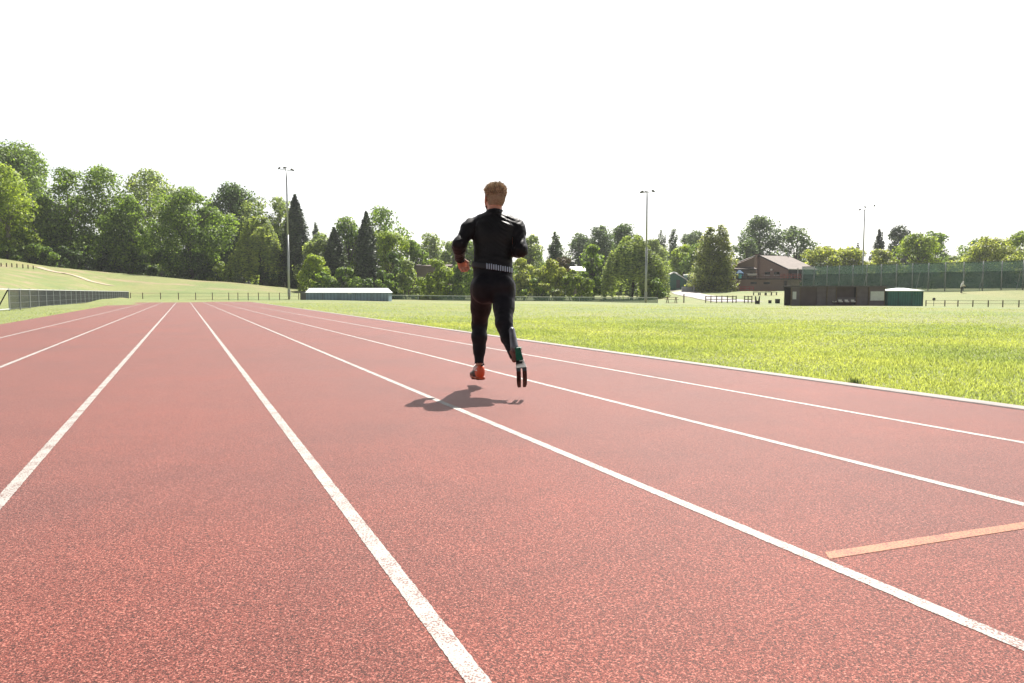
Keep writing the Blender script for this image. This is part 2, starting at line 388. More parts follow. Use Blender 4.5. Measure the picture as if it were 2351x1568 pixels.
for t0 in (-3.06, -1.845, -.665, .527, 1.707, 2.872, 4.075):
    mb = MB(); S = [-9, -2, 0, 2, 5, 10, 20, 40, 60, 90]
    pts = []
    for s in S:
        if T(s, t0).y < YEND - 2: pts.append(s)
    s_end = (YEND - 1.5 - t0 * ACR.y) / LANE.y; pts.append(s_end)
    rl_ = random.Random(int(t0 * 1000)); fine = []; sc = pts[0]
    while sc < pts[-1]:
        fine.append(sc); sc += .016 if -1 < sc < 6 else (.15 if sc < 14 else 2.5)
    fine.append(pts[-1]); jit = [(rl_.gauss(0, .0009), rl_.gauss(0, .0009)) for _ in fine]
    for (a, ja), (b, jb) in zip(zip(fine, jit), zip(fine[1:], jit[1:])):
        mb.quad(T(a, t0 - .025 + ja[0], .0015), T(a, t0 + .025 + ja[1], .0015), T(b, t0 + .025 + jb[1], .0015), T(b, t0 - .025 + jb[0], .0015))
    tag(mb.build('lane_line', M['white_paint']), 'white painted lane line on the red track', kind='structure', group='white lane lines')
mb = MB(); a, b = T(1.475, 1.775, .0015), T(1.364, 2.825, .0015); d = (b - a).normalized(); nn = Vector((-d.y, d.x, 0)) * .025
mb.quad(a - nn - d * .03, b - nn, b + nn, a + nn)
tag(mb.build('start_line', M['yellow_paint']), 'short yellow painted line across a lane', kind='structure')
mb = MB(); S = [-8, -3, 0, 2, 4, 6, 8, 11, 15, 20, 28, 38, 50, 62, 73]
def kp(s, o, z): return T(s, tright(s) + o, z)
for a, b in zip(S, S[1:]):
    for (o0, z0, o1, z1) in ((0, 0, .006, .008), (.006, .008, .012, .011), (.012, .011, .135, .012), (.135, .012, .142, .008), (.142, .008, .142, -.06)):
        mb.quad(kp(a, o0, z0), kp(a, o1, z1), kp(b, o1, z1), kp(b, o0, z0))
tag(mb.build('kerb', M['kerb']), 'pale concrete kerb between the track and the grass', kind='structure')

# road by the pavilion and the worn path on the bank
def drape(name, left, right, mat, lift, label):
    mb = MB(); L = [ground_at(*p) for p in left]; R = [ground_at(*p) for p in right]; rows = []
    for k in range(len(L) - 1):
        for i in range(8):
            u = i / 8; a = L[k].lerp(L[k + 1], u); b = R[k].lerp(R[k + 1], u); rows.append([a.lerp(b, j / 6) for j in range(7)])
    rows.append([L[-1].lerp(R[-1], j / 6) for j in range(7)])
    for r in rows:
        for p in r: p.z = terrain(p.x, p.y) + lift
    for r0, r1 in zip(rows, rows[1:]):
        for j in range(6): mb.quad(r0[j], r0[j + 1], r1[j + 1], r1[j])
    return tag(mb.build(name, mat), label, kind='structure')
drape('road', [(1512, 664), (1550, 676), (1600, 686), (1640, 693)], [(1580, 664), (1610, 674), (1680, 686), (1755, 693)], M['road'], .03, 'pale tarmac road coming down to the field')
drape('path', [(80, 613), (130, 626), (200, 645), (255, 656)], [(95, 613), (145, 626), (212, 645), (266, 656)], M['path'], .03, 'worn pale path slanting down the grass bank')

# ------------------------------------------------------------------ grass blades
rng = np.random.default_rng(5)
def blades(n, pts, h0, h1, wd):
    a = rng.uniform(0, 2 * np.pi, n); h = rng.uniform(h0, h1, n); lean = rng.normal(0, .35, (n, 2)) * h[:, None]
    dx = np.stack([np.cos(a), np.sin(a)], 1) * wd[:, None] / 2
    b0 = pts.copy(); b1 = pts.copy(); b0[:, :2] -= dx; b1[:, :2] += dx; tip = pts.copy(); tip[:, :2] += lean; tip[:, 2] += h
    V = np.stack([b0, b1, tip], 1).reshape(-1, 3); return V
def field_pts(n, tmin, dmax, side):
    s = rng.uniform(0, 1, n * 4); r = 1.5 + (dmax - 1.5) * s ** 1.15; ang = rng.uniform(-1.0, 1.25, n * 4)
    X = np.sin(ang) * r * 1.1; Y = np.cos(ang) * r * 1.1; t = X * ACR.x + Y * ACR.y; sl = X * LANE.x + Y * LANE.y
    if side > 0:
        tr = np.interp(sl, [-10, 3, 10, 35, 90], [5.21, 5.21, 5.21, 5.58, 6.25]) + .10
        ok = t > tr + np.abs(rng.normal(0, .05, n * 4))
    else:
        tl = np.interp(sl, [-10, 20, 50, 100], [-4.30, -4.38, -4.75, -5.8]); ok = (t < tl + .05 - np.abs(rng.normal(0, .06, n * 4))) & (t > -9.4)
    X, Y, r = X[ok][:n], Y[ok][:n], r[ok][:n]; Z = terrain_np(X, Y) - .035
    return np.stack([X, Y, Z], 1), r
GB = []
for n, dm, sd_ in ((480000, 26, 1), (200000, 75, 1), (60000, 75, -1)):
    p, r = field_pts(n, 0, dm, sd_); kp_ = rng.uniform(0, 1, len(p)) < (1 - r / dm) ** .8; p, r = p[kp_], r[kp_]; m = len(p)
    patch = .85 + .26 * (np.sin(p[:, 0] * 1.3 + 1) * np.sin(p[:, 1] * .9) + .4 * np.sin(p[:, 0] * 4.1) * np.sin(p[:, 1] * 3.7))
    hh = np.clip(patch, .35, 1.5) * (1.0 if sd_ > 0 else .7)
    Vb = blades(m, p, .014, .046, (.005 + .0010 * r)).reshape(-1, 3, 3)
    Vb[:, 2, 2] = Vb[:, 0, 2] + (Vb[:, 2, 2] - Vb[:, 0, 2]) * hh
    GB.append(Vb.reshape(-1, 3))
GB = np.concatenate(GB); me = np_mesh('grass', GB, np.arange(len(GB)).reshape(-1, 3))
def mat_blade():
    m = leafmat('grass_blade', (.33, .365, .165), .26, .60); return m
tag(link('grass', me, mat_blade()), 'yellow green grass blades beside the track', 'grass', kind='stuff')

# ------------------------------------------------------------------ trees
def quads(c, nrm, size, asp=1.0, up=None, rg=rng):
    n = len(c); nrm = nrm / (np.linalg.norm(nrm, axis=1, keepdims=True) + 1e-9)
    r = rg.normal(size=(n, 3)) if up is None else up + rg.normal(size=(n, 3)) * .15
    u = np.cross(nrm, r); u /= np.linalg.norm(u, axis=1, keepdims=True) + 1e-9
    v = np.cross(nrm, u); s = size[:, None] if np.ndim(size) else size
    u = u * s * .5; v = v * s * .5 * asp
    bend = nrm * s * .12
    V = np.stack([c - v, c + u - bend, c + v, c - u - bend], 1).reshape(-1, 3)
    return V
def crown_mesh(kind, W, H, seed, dens=1.0, leaf=.36):
    rg = np.random.default_rng(seed)
    if kind in ('deciduous', 'bush', 'sparse'):
        z0 = .02 if kind == 'bush' else .07
        nc = int(np.clip(W * H * .42, 26, 110)); cs = []
        lob = rg.uniform(0, 2 * np.pi, 4); lz = rg.uniform(2, 5, 4)
        while len(cs) < nc:
            z = rg.uniform(0, 1); a = rg.uniform(0, 2 * np.pi)
            prof = (np.sin(np.pi * min(1, z * .80 + .17)) ** .55) if kind != 'bush' else (np.cos(z * np.pi / 2) ** .45)
            prof *= .78 + .20 * np.sin(a * 2 + lob[0] + z * lz[0]) + .17 * np.sin(a * 3 + lob[1] - z * lz[1])
            rr = rg.uniform(.12, 1) ** .45 * prof * .5 * .88
            cs.append((np.cos(a) * rr * W, np.sin(a) * rr * W, (z0 + z * (.95 - z0)) * H))
        cs = np.array(cs); cr = rg.uniform(.060, .165, nc) * (W * H) ** .5 * (.85 if kind == 'sparse' else 1.0)
        cr = np.minimum(cr, np.maximum(.12 * H, (H - cs[:, 2]) * .95))
        n = int(W * H * (62 if kind != 'sparse' else 34) * dens * (.36 / leaf) ** 2)
        p = cr ** 2 / (cr ** 2).sum(); k = rg.choice(nc, n, p=p)
        d = rg.normal(size=(n, 3)); d[:, 2] += .35; d /= np.linalg.norm(d, axis=1, keepdims=True)
        rad = cr[k] * rg.uniform(.45, 1.08, n) ** .6
        c = cs[k] + d * rad[:, None] * np.array([1, 1, .82])
        c += rg.normal(size=(n, 3)) * .08 * cr[k][:, None]
        c[:, 2] = np.maximum(c[:, 2], .01 * H)
        nr = d + rg.normal(size=(n, 3)) * .55 + np.array([0, 0, .3])
        V = quads(c, nr, leaf * rg.uniform(.55, 1.35, n), 1.25, rg=rg)
    elif kind == 'columnar':
        n = int(W * H * 120 * dens); z = rg.uniform(0, 1, n) ** .9; a = rg.uniform(0, 2 * np.pi, n)
        prof = np.interp(z, [0, .12, .4, .7, .9, 1], [.72, .95, 1, .72, .34, .04])
        lob = 1 + .14 * np.sin(a * 5 + z * 9 + seed) + .15 * np.sin(a * 9 - z * 26) + .06 * np.sin(z * 70 + a * 3)
        rr = prof * lob * .46 * W * rg.uniform(.6, 1.06, n)
        c = np.stack([np.cos(a) * rr, np.sin(a) * rr, z * H * (.99 - .10 * z ** 3 * np.abs(np.sin(a * 1.5 + seed))) + .01 * H], 1)
        nr = np.stack([np.cos(a), np.sin(a), np.full(n, .35)], 1) + rg.normal(size=(n, 3)) * .4
        V = quads(c, nr, leaf * rg.uniform(.5, 1.1, n), 2.2, up=np.cross(nr, np.array([0, 0, 1.0])), rg=rg)
    elif kind in ('conifer', 'pine', 'spruce'):
        full = kind == 'spruce'; kind = 'conifer' if full else kind
        tiers = int(np.clip(H * (1.25 if kind == 'conifer' else .75), 7, 22)); cc, nn_, ss_ = [], [], []
        for ti in range(tiers):
            z = .07 + .92 * ti / (tiers - 1) if kind == 'conifer' else .25 + .74 * ti / (tiers - 1)
            if kind == 'conifer': rmax = W * .5 * (1 - z) ** (.42 if full else .72) * rg.uniform(.80 if full else .85, 1.1) + .25
            else: rmax = W * .5 * (1 - .75 * z ** 2.2) * rg.uniform(.55, 1.05)
            nb = max(4, int(6 + rmax * 2.2)) if kind == 'conifer' else max(3, int(3 + rmax))
            for _ in range(nb):
                a = rg.uniform(0, 2 * np.pi); L = rmax * rg.uniform(.7, 1.08); m = int(max(6, L * (26 if kind == 'conifer' else 34) * dens))
                u = rg.uniform(.08, 1, m) ** .8
                droop = -.28 * u * L * (u * .8) + .10 * L * u if kind == 'conifer' else .10 * L * u
                wd = .16 * L * (1.05 - u * .7) + .1
                px = np.cos(a) * u * L - np.sin(a) * rg.normal(0, 1, m) * wd; py = np.sin(a) * u * L + np.cos(a) * rg.normal(0, 1, m) * wd
                pz = z * H + droop + rg.normal(0, .38 * H / tiers, m) - (.55 * rg.uniform(0, 1, m) * H / tiers)
                cc.append(np.stack([px, py, pz], 1)); nn_.append(np.stack([np.cos(a) * .4 * np.ones(m), np.sin(a) * .4 * np.ones(m), np.ones(m)], 1)); ss_.append(np.full(m, leaf))
        c = np.concatenate(cc); nr = np.concatenate(nn_); n = len(c); c[:, 2] = np.clip(c[:, 2], .01, H)
        V = quads(c, nr + rg.normal(size=(n, 3)) * .45, np.concatenate(ss_) * rg.uniform(.5, 1.1, n), 1.6, rg=rg)
    elif kind == 'willow':
        ns = int(W * H * 5.5); cl, nl = [], []
        lob = rg.uniform(0, 6, 3)
        for _ in range(ns):
            a = rg.uniform(0, 2 * np.pi); q_ = rg.uniform(0, 1) ** .55
            R = .5 * W * (.88 + .14 * np.sin(a * 3 + lob[0])); rr = q_ * R
            ztop = H * (.985 * np.sqrt(max(0, 1 - (q_ * .93) ** 2.4)) * (.92 + .08 * np.sin(a * 2 + q_ * 5 + lob[1])))
            ln = min(ztop - .02 * H, H * rg.uniform(.10, .48)); m = int(max(4, ln * 7.5 * dens))
            u = np.linspace(0, 1, m) + rg.normal(0, .02, m)
            out_ = 1 + .05 * np.sqrt(np.abs(u)); sway = rg.normal(0, .10)
            cl.append(np.stack([np.cos(a) * rr * out_ + sway * u + rg.normal(0, .09, m), np.sin(a) * rr * out_ + rg.normal(0, .09, m), ztop - u * ln], 1))
            nl.append(np.stack([np.cos(a) * np.ones(m), np.sin(a) * np.ones(m), .35 * np.ones(m)], 1))
        c = np.concatenate(cl); nr = np.concatenate(nl); n = len(c); c[:, 2] = np.clip(c[:, 2], .05, H)
        nr = nr + rg.normal(size=(n, 3)) * .5
        V = quads(c, nr, leaf * .72 * rg.uniform(.6, 1.2, n), 2.3, up=np.cross(nr, np.array([0, 0, 1.0])), rg=rg)
    return np_mesh('crown', V, np.arange(len(V)).reshape(-1, 4))
def trunk_mesh(kind, W, H, seed, tw=1.0):
    rg = random.Random(seed); mb = MB(); r = .020 * H * tw + .05
    if kind in ('columnar', 'conifer', 'pine', 'spruce'):
        mb.bar((0, 0, -.4), (0, 0, H * .5), r * .8, r * .5); mb.bar((0, 0, H * .5), (0, 0, H * .95), r * .5, .03); return mb
    if kind == 'bush':
        for k in range(5):
            a = rg.uniform(0, 6.28); mb.bar((0, 0, -.3), (math.cos(a) * W * .25, math.sin(a) * W * .25, H * .6), .05, .02, 6)
        return mb
    top = Vector((rg.uniform(-.04, .04) * W, rg.uniform(-.04, .04) * W, H * .42))
    mb.bar((0, 0, -.4), (0, 0, .06 * H), r * 1.35, r, 10); mb.bar((0, 0, .06 * H), top, r, r * .7, 10)
    for k in range(7):
        a = k * 2.4 + rg.uniform(-.4, .4); b = top * rg.uniform(.6, 1.0); L = rg.uniform(.18, .36) * W
        e = b + Vector((math.cos(a) * L, math.sin(a) * L, H * rg.uniform(.16, .38))); mid = b.lerp(e, .5) + Vector((0, 0, .03 * H))
        mb.bar(b, mid, r * .5, r * .32, 7); mb.bar(mid, e, r * .32, r * .1, 6)
        for j in range(2):
            e2 = mid + Vector((rg.uniform(-.18, .18) * W, rg.uniform(-.18, .18) * W, H * rg.uniform(.1, .3))); mb.bar(mid, e2, r * .22, r * .06, 5)
    mb.bar(top, (top.x, top.y, H * .85), r * .6, r * .12, 8)
    return mb
TSEED = [100]
def tree(name, kind, x, wpx, ytop, ybase, Y, colr, label, cat='tree', group=None, dens=1.0, leaf=.36, bark=None, tw=1.0):
    TSEED[0] += 7; sd_ = TSEED[0]
    b = P(x, ybase, Y); Hh = (ybase - ytop) * Y / FPX * 1.0; Ww = wpx * Y / FPX * {'deciduous': 1.33, 'sparse': 1.33, 'bush': 1.4}.get(kind, 1.0)
    o = empty(name, b, label, cat, group, rz=(sd_ % 11) * .57 if kind not in ('willow',) else 0.0)
    link('crown', crown_mesh(kind, Ww, Hh, sd_, dens, leaf), LEAF[colr], o)
    trunk_mesh(kind, Ww, Hh, sd_, tw).build('trunk', bark or BARK, o, smooth=True)
    return o
GT = 'trees along the top of the bank'; GM = 'trees behind the white rail'; GR = 'trees beyond the green windbreak'; GB_ = 'bushes behind the white rail'; GU = 'shrubs under the trees on the bank'
D_ = 'deciduous'
rows = [
 # name, kind, x, width, ytop, ybase, Y, colour, label, group
 ('broadleaf_tree', D_, 52, 165, 338, 600, 150, 'mid', 'tallest dark crown on the bank, behind the yellow green tree at the left edge', GT),
 ('broadleaf_tree', D_, 18, 125, 386, 592, 118, 'bright', 'yellow green leafy tree at the far left edge in front of the tallest tree', GT),
 ('broadleaf_tree', D_, 100, 90, 450, 600, 124, 'mid', 'smaller green tree filling the dip right of the yellow green tree', GT),
 ('broadleaf_tree', 'sparse', 168, 105, 392, 610, 128, 'mid', 'open crowned dark tree with sky showing through, right of the dip in the treeline', GT),
 ('broadleaf_tree', 'sparse', 242, 120, 387, 618, 134, 'mid', 'tall loose tree with a rounded top, second peak of the treeline on the bank', GT),
 ('broadleaf_tree', 'sparse', 345, 140, 398, 628, 140, 'pale', 'pale feathery tree with thin twiggy crown between two dark trees on the bank', GT),
 ('broadleaf_tree', D_, 300, 100, 455, 622, 128, 'mid', 'low green tree in front of the pale feathery tree', GT),
 ('broadleaf_tree', D_, 440, 145, 438, 634, 128, 'mid', 'dense rounded green tree with bright top left of the willow', GT),
 ('broadleaf_tree', D_, 530, 145, 430, 645, 152, 'dark', 'dark broad tree standing behind the willow', GT),
 ('willow_tree', 'willow', 600, 120, 495, 652, 130, 'willow', 'yellow green weeping willow left of the tall floodlight mast', GT),
 ('willow_tree', 'willow', 560, 70, 560, 650, 127, 'willow', 'low drooping willow clump under the dark broad tree', GT),
 ('broadleaf_tree', 'sparse', 588, 80, 458, 640, 145, 'pale', 'thin pale crown above the weeping willow', GT),
 ('broadleaf_tree', 'sparse', 650, 70, 447, 660, 150, 'pale', 'thin twiggy tree just left of the floodlight mast and the dark conifer', GT),
 ('cypress_tree', 'columnar', 682, 70, 448, 682, 132, 'pine', 'broad dark cypress directly behind the tall floodlight mast', GT),
 ('conifer_tree', 'conifer', 727, 44, 512, 660, 190, 'blue', 'small bluish conifer peeping out right of the broad dark cypress', GM),
 ('broadleaf_tree', D_, 735, 90, 540, 682, 140, 'pale', 'pale green tree between the broad cypress and the shorter cypress', GM),
 ('cypress_tree', 'columnar', 770, 62, 522, 684, 135, 'pine', 'shorter dark cypress between pale trees behind the grey shed', GM),
 ('broadleaf_tree', D_, 802, 80, 506, 684, 152, 'mid', 'green tree showing between the two cypresses behind the grey shed', GM),
 ('cypress_tree', 'columnar', 843, 58, 486, 684, 133, 'pine', 'slim pointed dark cypress above the right half of the grey shed', GM),
 ('broadleaf_tree', 'sparse', 880, 105, 483, 684, 158, 'mid', 'tall loose tree rising behind the slim pointed cypress', GM),
 ('broadleaf_tree', D_, 900, 95, 530, 684, 140, 'bright', 'bright leafy tree just right of the slim pointed cypress', GM),
 ('broadleaf_tree', D_, 905, 62, 580, 686, 130, 'dark', 'dark small tree in front of the brick house gap', GM),
 ('broadleaf_tree', D_, 945, 70, 552, 660, 150, 'mid', 'round green tree left of the runner, above the brown house roof', GM),
 ('broadleaf_tree', 'sparse', 990, 75, 538, 650, 185, 'pale', 'thin distant tree with pale crown left of the runner', GM),
 ('broadleaf_tree', D_, 1040, 60, 556, 655, 175, 'pale', 'pale rounded tree behind the runner\'s left arm', GM),
 ('broadleaf_tree', D_, 1085, 70, 548, 665, 165, 'mid', 'green tree showing between the runner\'s left arm and back', GM),
 ('broadleaf_tree', D_, 1215, 60, 542, 660, 165, 'pale', 'pale tree just right of the runner\'s right elbow', GM),
 ('conifer_tree', 'conifer', 1275, 84, 534, 660, 150, 'blue', 'pointed grey green conifer above the bright bushes right of the runner', GM),
 ('broadleaf_tree', D_, 1335, 75, 530, 650, 195, 'blue', 'bluish far tree left half of the pair behind the round willow', GM),
 ('broadleaf_tree', D_, 1378, 70, 524, 650, 190, 'blue', 'bluish far tree rising directly left of the round willow top', GM),
 ('broadleaf_tree', D_, 1430, 80, 518, 650, 200, 'dark', 'dark far tree peeping over the top of the round willow', GM),
 ('poplar_shrub', D_, 1362, 54, 565, 692, 126, 'mid', 'narrow bright green tree hugging the left side of the round willow', GM),
 ('willow_tree', 'willow', 1450, 168, 538, 694, 122, 'pale', 'large round pale willow behind the middle floodlight mast', GM),
 ('conifer_tree', 'pine', 1517, 54, 530, 640, 210, 'blue', 'far dark pine with flat tiers, left one of two beside the round willow', GM),
 ('conifer_tree', 'pine', 1546, 60, 527, 640, 215, 'blue', 'far dark pine with flat tiers, right one of two beside the round willow', GM),
 ('broadleaf_tree', D_, 1588, 66, 530, 650, 205, 'blue', 'bluish round far tree behind the light green one above the green hall', GM),
 ('broadleaf_tree', D_, 1568, 72, 562, 655, 185, 'bright', 'light green tree standing over the green hall', GM),
 ('spruce_tree', 'spruce', 1628, 104, 523, 672, 140, 'spruce', 'left stem of the big twin topped spruce beside the brown pavilion', GM),
 ('spruce_tree', 'spruce', 1656, 90, 518, 674, 139, 'spruce', 'right stem of the big twin topped spruce beside the brown pavilion', GM),
 ('broadleaf_tree', D_, 1498, 70, 552, 655, 175, 'pale', 'pale rounded tree filling in right of the middle mast behind the round willow', GM),
 ('broadleaf_tree', D_, 1605, 60, 556, 660, 178, 'mid', 'green rounded tree tucked left of the twin topped spruce', GM),
 ('broadleaf_tree', D_, 1712, 66, 546, 650, 172, 'blue', 'grey green round tree at the left end of the pavilion roof', GM),
 ('broadleaf_tree', D_, 1742, 92, 500, 650, 190, 'blue', 'tallest tree behind the pavilion roof', GM),
 ('broadleaf_tree', 'sparse', 1825, 84, 520, 650, 185, 'blue', 'open crowned dark tree over the right end of the pavilion', GM),
 ('broadleaf_tree', D_, 1885, 118, 568, 655, 165, 'gold', 'low golden green tree just right of the pavilion roof', GR),
 ('broadleaf_tree', D_, 1945, 108, 570, 655, 165, 'gold', 'low golden green tree left of the right floodlight mast', GR),
 ('pine_tree', 'pine', 1965, 34, 560, 650, 205, 'pine', 'small dark pine half hidden behind the right floodlight mast', GR),
 ('pine_tree', 'conifer', 2015, 56, 527, 655, 185, 'pine', 'dark pointed pine right of the right floodlight mast', GR),
 ('pine_tree', 'sparse', 2060, 66, 518, 655, 188, 'pine', 'dark broad topped pine, tallest crown above the green windbreak', GR),
 ('broadleaf_tree', D_, 2022, 90, 576, 655, 168, 'gold', 'low golden green tree below the two dark pines', GR),
 ('broadleaf_tree', D_, 2102, 96, 540, 655, 165, 'bright', 'bright pyramidal tree right of the dark pines', GR),
 ('broadleaf_tree', 'sparse', 2140, 66, 532, 655, 190, 'mid', 'see through dark tree behind the bright pyramidal tree', GR),
 ('broadleaf_tree', D_, 2180, 60, 590, 655, 200, 'pale', 'small far tree in the gap of the treeline above the windbreak', GR),
 ('broadleaf_tree', 'sparse', 2228, 60, 552, 655, 195, 'mid', 'dark tree edge left of the golden trees at the right', GR),
 ('broadleaf_tree', D_, 2268, 120, 546, 655, 160, 'gold', 'wide golden green tree right of the gap in the treeline', GR),
 ('broadleaf_tree', D_, 2345, 95, 534, 655, 165, 'bright', 'light green tree at the right edge of the view', GR),
 ('broadleaf_tree', D_, 2430, 120, 540, 655, 165, 'mid', 'green tree just outside the right edge', GR),
]
for r in rows:
    if r[9] == GT: r = r[:6] + (r[6] * 1.09,) + r[7:]
    k = r[1]
    tree(*r[:9], group=r[9], dens=.62 if k == 'spruce' else 1.0, leaf={'willow': .34, 'pine': .42, 'columnar': .30}.get(k, .40 if r[6] > 150 else .36),
         bark=BARKP if r[2] < 300 else BARK)
brs = [
 ('shrub', 20, 60, 560, 594, 116, 'mid', 'leafy shrub at the foot of the yellow green tree, far left', GU),
 ('shrub', 78, 80, 560, 604, 118, 'mid', 'green shrub below the dip in the treeline', GU),
 ('shrub', 140, 90, 562, 614, 122, 'dark', 'dark shrub at the foot of the open crowned tree', GU),
 ('shrub', 210, 100, 565, 622, 126, 'dark', 'dark shrub under the second peak of the treeline', GU),
 ('shrub', 290, 110, 570, 630, 128, 'dark', 'wide dark shrub under the pale feathery tree', GU),
 ('shrub', 372, 100, 575, 638, 128, 'dark', 'deep shaded shrub left of the dense rounded tree', GU),
 ('shrub', 458, 110, 580, 646, 128, 'dark', 'dark undergrowth under the dense rounded tree', GU),
 ('shrub', 508, 40, 600, 648, 126, 'bright', 'bright small bush at the foot of the leaning dark trunk', GU),
 ('shrub', 547, 34, 627, 650, 125, 'pale', 'pale whitish little bush at the top of the bank below the willow', GU),
 ('shrub', 610, 70, 605, 658, 128, 'dark', 'dark bush under the weeping willow', GU),
 ('shrub', 655, 60, 620, 664, 130, 'dark', 'dark bush just left of the floodlight mast foot', GU),
 ('shrub', 722, 66, 585, 684, 126, 'bright', 'bright bush right of the broad cypress', GB_),
 ('shrub', 745, 70, 622, 686, 122, 'mid', 'green bush behind the left half of the grey shed', GB_),
 ('shrub', 790, 70, 612, 686, 124, 'mid', 'rounded bush between the cypress feet behind the grey shed', GB_),
 ('shrub', 845, 60, 640, 688, 124, 'dark', 'dark bush under the slim pointed cypress', GB_),
 ('shrub', 890, 60, 628, 690, 122, 'mid', 'bush right above the right end of the grey shed', GB_),
 ('shrub', 935, 62, 600, 692, 123, 'pale', 'pale tall bush beside the brick house', GB_),
 ('shrub', 998, 96, 600, 693, 120, 'bright', 'bright rounded bush left of the runner\'s legs', GB_),
 ('shrub', 1062, 84, 606, 693, 121, 'mid', 'green bush directly behind the runner\'s left hand', GB_),
 ('shrub', 1130, 90, 600, 693, 124, 'mid', 'bush hidden behind the runner\'s hips', GB_),
 ('shrub', 1205, 84, 592, 694, 121, 'gold', 'golden bush just right of the runner\'s hips', GB_),
 ('shrub', 1262, 84, 600, 694, 120, 'gold', 'golden rounded bush, middle of the row right of the runner', GB_),
 ('shrub', 1312, 70, 622, 694, 120, 'bright', 'bright bush below the small white roof', GB_),
 ('shrub', 1232, 60, 640, 695, 118, 'mid', 'low darker bush at the rail right of the runner', GB_),
 ('shrub', 1345, 50, 640, 695, 118, 'bright', 'low bright bush touching the round willow', GB_),
 ('shrub', 1291, 44, 590, 640, 135, 'brown', 'brownish bush above the row of golden bushes', GB_),
 ('shrub', 1500, 66, 640, 697, 117, 'mid', 'dark green bush at the foot of the round willow, right of the mast', GB_),
]
for nm, x, wp, yt, yb, Y, c, lab, g in brs:
    Y = Y * 1.09 if g == GU else Y
    tree(nm, 'bush', x, wp, yt, yb, Y, c, lab, 'bush', g, leaf=.30)
# hedge behind the windbreak
tree('hedge', 'bush', 2000, 330, 632, 668, 158, 'dark', 'dark hedge seen through the left part of the green windbreak', 'hedge', dens=.6)
tree('hedge', 'bush', 2300, 330, 632, 668, 150, 'dark', 'dark hedge seen through the right part of the green windbreak', 'hedge', dens=.6)
# wood behind the treeline: one mass nobody could count
def wood(name, label, spots, colr):
    Vs = []; 
    for i, (x, wp, yt, yb, Y) in enumerate(spots):
        b = P(x, yb, Y); k = Y / FPX; me = crown_mesh('bush', wp * k, (yb - yt) * k, 900 + i, .75, .5)
        v = np.empty(len(me.vertices) * 3, np.float32); me.vertices.foreach_get('co', v); Vs.append(v.reshape(-1, 3) + np.array(b)); bpy.data.meshes.remove(me)
    Vs = np.concatenate(Vs); tag(link(name, np_mesh(name, Vs, np.arange(len(Vs)).reshape(-1, 4)), LEAF[colr]), label, 'wood', kind='stuff')
wood('woodland', 'dark wood closing the gaps behind the trees on the bank', [(x, 130, 500 + max(0, x) * .10 + (i % 3) * 12, 622 + max(0, x) * .09, 182 + (i % 2) * 8) for i, x in enumerate(range(-40, 700, 62))], 'dark')
wood('woodland', 'green wood closing the gaps behind the trees in the middle', [(x, 130, 570 + (i * 37 % 5) * 8, 690, 186 + (i % 2) * 8) for i, x in enumerate(range(700, 1540, 66))], 'mid')
wood('woodland', 'far wood behind the pavilion and the green windbreak', [(x, 130, 580 + (i * 29 % 5) * 6, 680, 230 + (i % 2) * 8) for i, x in enumerate(range(1540, 2480, 70))], 'blue')
# weed tuft by the kerb
p = T(4.39, 5.52, -.03); rg2 = np.random.default_rng(3); n = 130
pts = np.array([[p.x, p.y, p.z]]) + rg2.normal(0, 1, (n, 3)) * np.array([.028, .014, 0])
Vt = blades(n, pts, .03, .085, np.full(n, .007))
tag(link('weed_tuft', np_mesh('weed_tuft', Vt, np.arange(len(Vt)).reshape(-1, 3)), LEAF['pine']), 'dark weed tuft growing against the pale kerb', 'weed')
# ------------------------------------------------------------------ floodlight masts
def mast(x, ytop, ybase, Y, heads, label, lean=0.0):
    b = P(x, ybase, Y); o = empty('floodlight_mast', b, label, 'floodlight', 'floodlight masts around the field')
    H = (ybase - ytop) * Y / FPX
    MB().bar((0, 0, -.4), (0, 0, H * .5), .17, .135, 12).bar((0, 0, H * .5), (0, 0, H), .135, .10, 12).build('pole', M['galv'], o, smooth=True)
    MB().box((0, 0, .9), (.34, .34, 1.0)).build('control_box', M['steel'], o, bevel=.01)
    ps = []
    for (hx, hy, fa) in heads:
        ps.append((Vector(((hx - x) * Y / FPX, fa, H + (ytop - hy) * Y / FPX))))
    cb = MB()
    for p in ps: cb.bar((0, 0, H - .1), p - Vector((0, 0, .14)), .06, .05, 6)
    cb.build('crossarm', M['steel'], o)
    for p in ps:
        l = MB(); a = math.atan2(p.x, .8)
        n = len(l.v); Mx = Matrix.Translation(p) @ Matrix.Rotation(a * .7, 4, 'Y') @ Matrix.Rotation(math.radians(22), 4, 'X')
        pr = [(-.26, -.2, -.10), (.26, -.2, -.10), (.30, .26, -.12), (-.30, .26, -.12), (-.16, -.14, .14), (.16, -.14, .14), (.2, .1, .10), (-.2, .1, .10)]
        l.v += [tuple(Mx @ Vector(q)) for q in pr]
        for q in ((3, 2, 1, 0), (4, 5, 6, 7), (0, 1, 5, 4), (1, 2, 6, 5), (2, 3, 7, 6), (3, 0, 4, 7)): l.f.append(q)
        lo = l.build('lamp', M['lamp'], o, bevel=.02)
        g = MB(); g.poly([Mx @ Vector(q) for q in ((-.24, -.17, -.118), (-.27, .22, -.137), (.27, .22, -.137), (.24, -.17, -.118))]).build('lens', M['lens'], lo)
    return o
mast(664, 394, 686.5, 105, [(647, 390, .2), (662.8, 391, -.5), (677, 393.5, .1)], 'tallest floodlight mast, in front of the dark broad cypress on the left')
mast(1482.5, 443, 693.5, 96, [(1471, 443, .2), (1483, 442, .6), (1497, 441.5, .1)], 'middle floodlight mast in front of the large round willow')
mast(1979, 484, 668, 152, [(1968, 483, .1), (1982, 477, .4), (2002, 474, .2)], 'right floodlight mast rising behind the green windbreak')

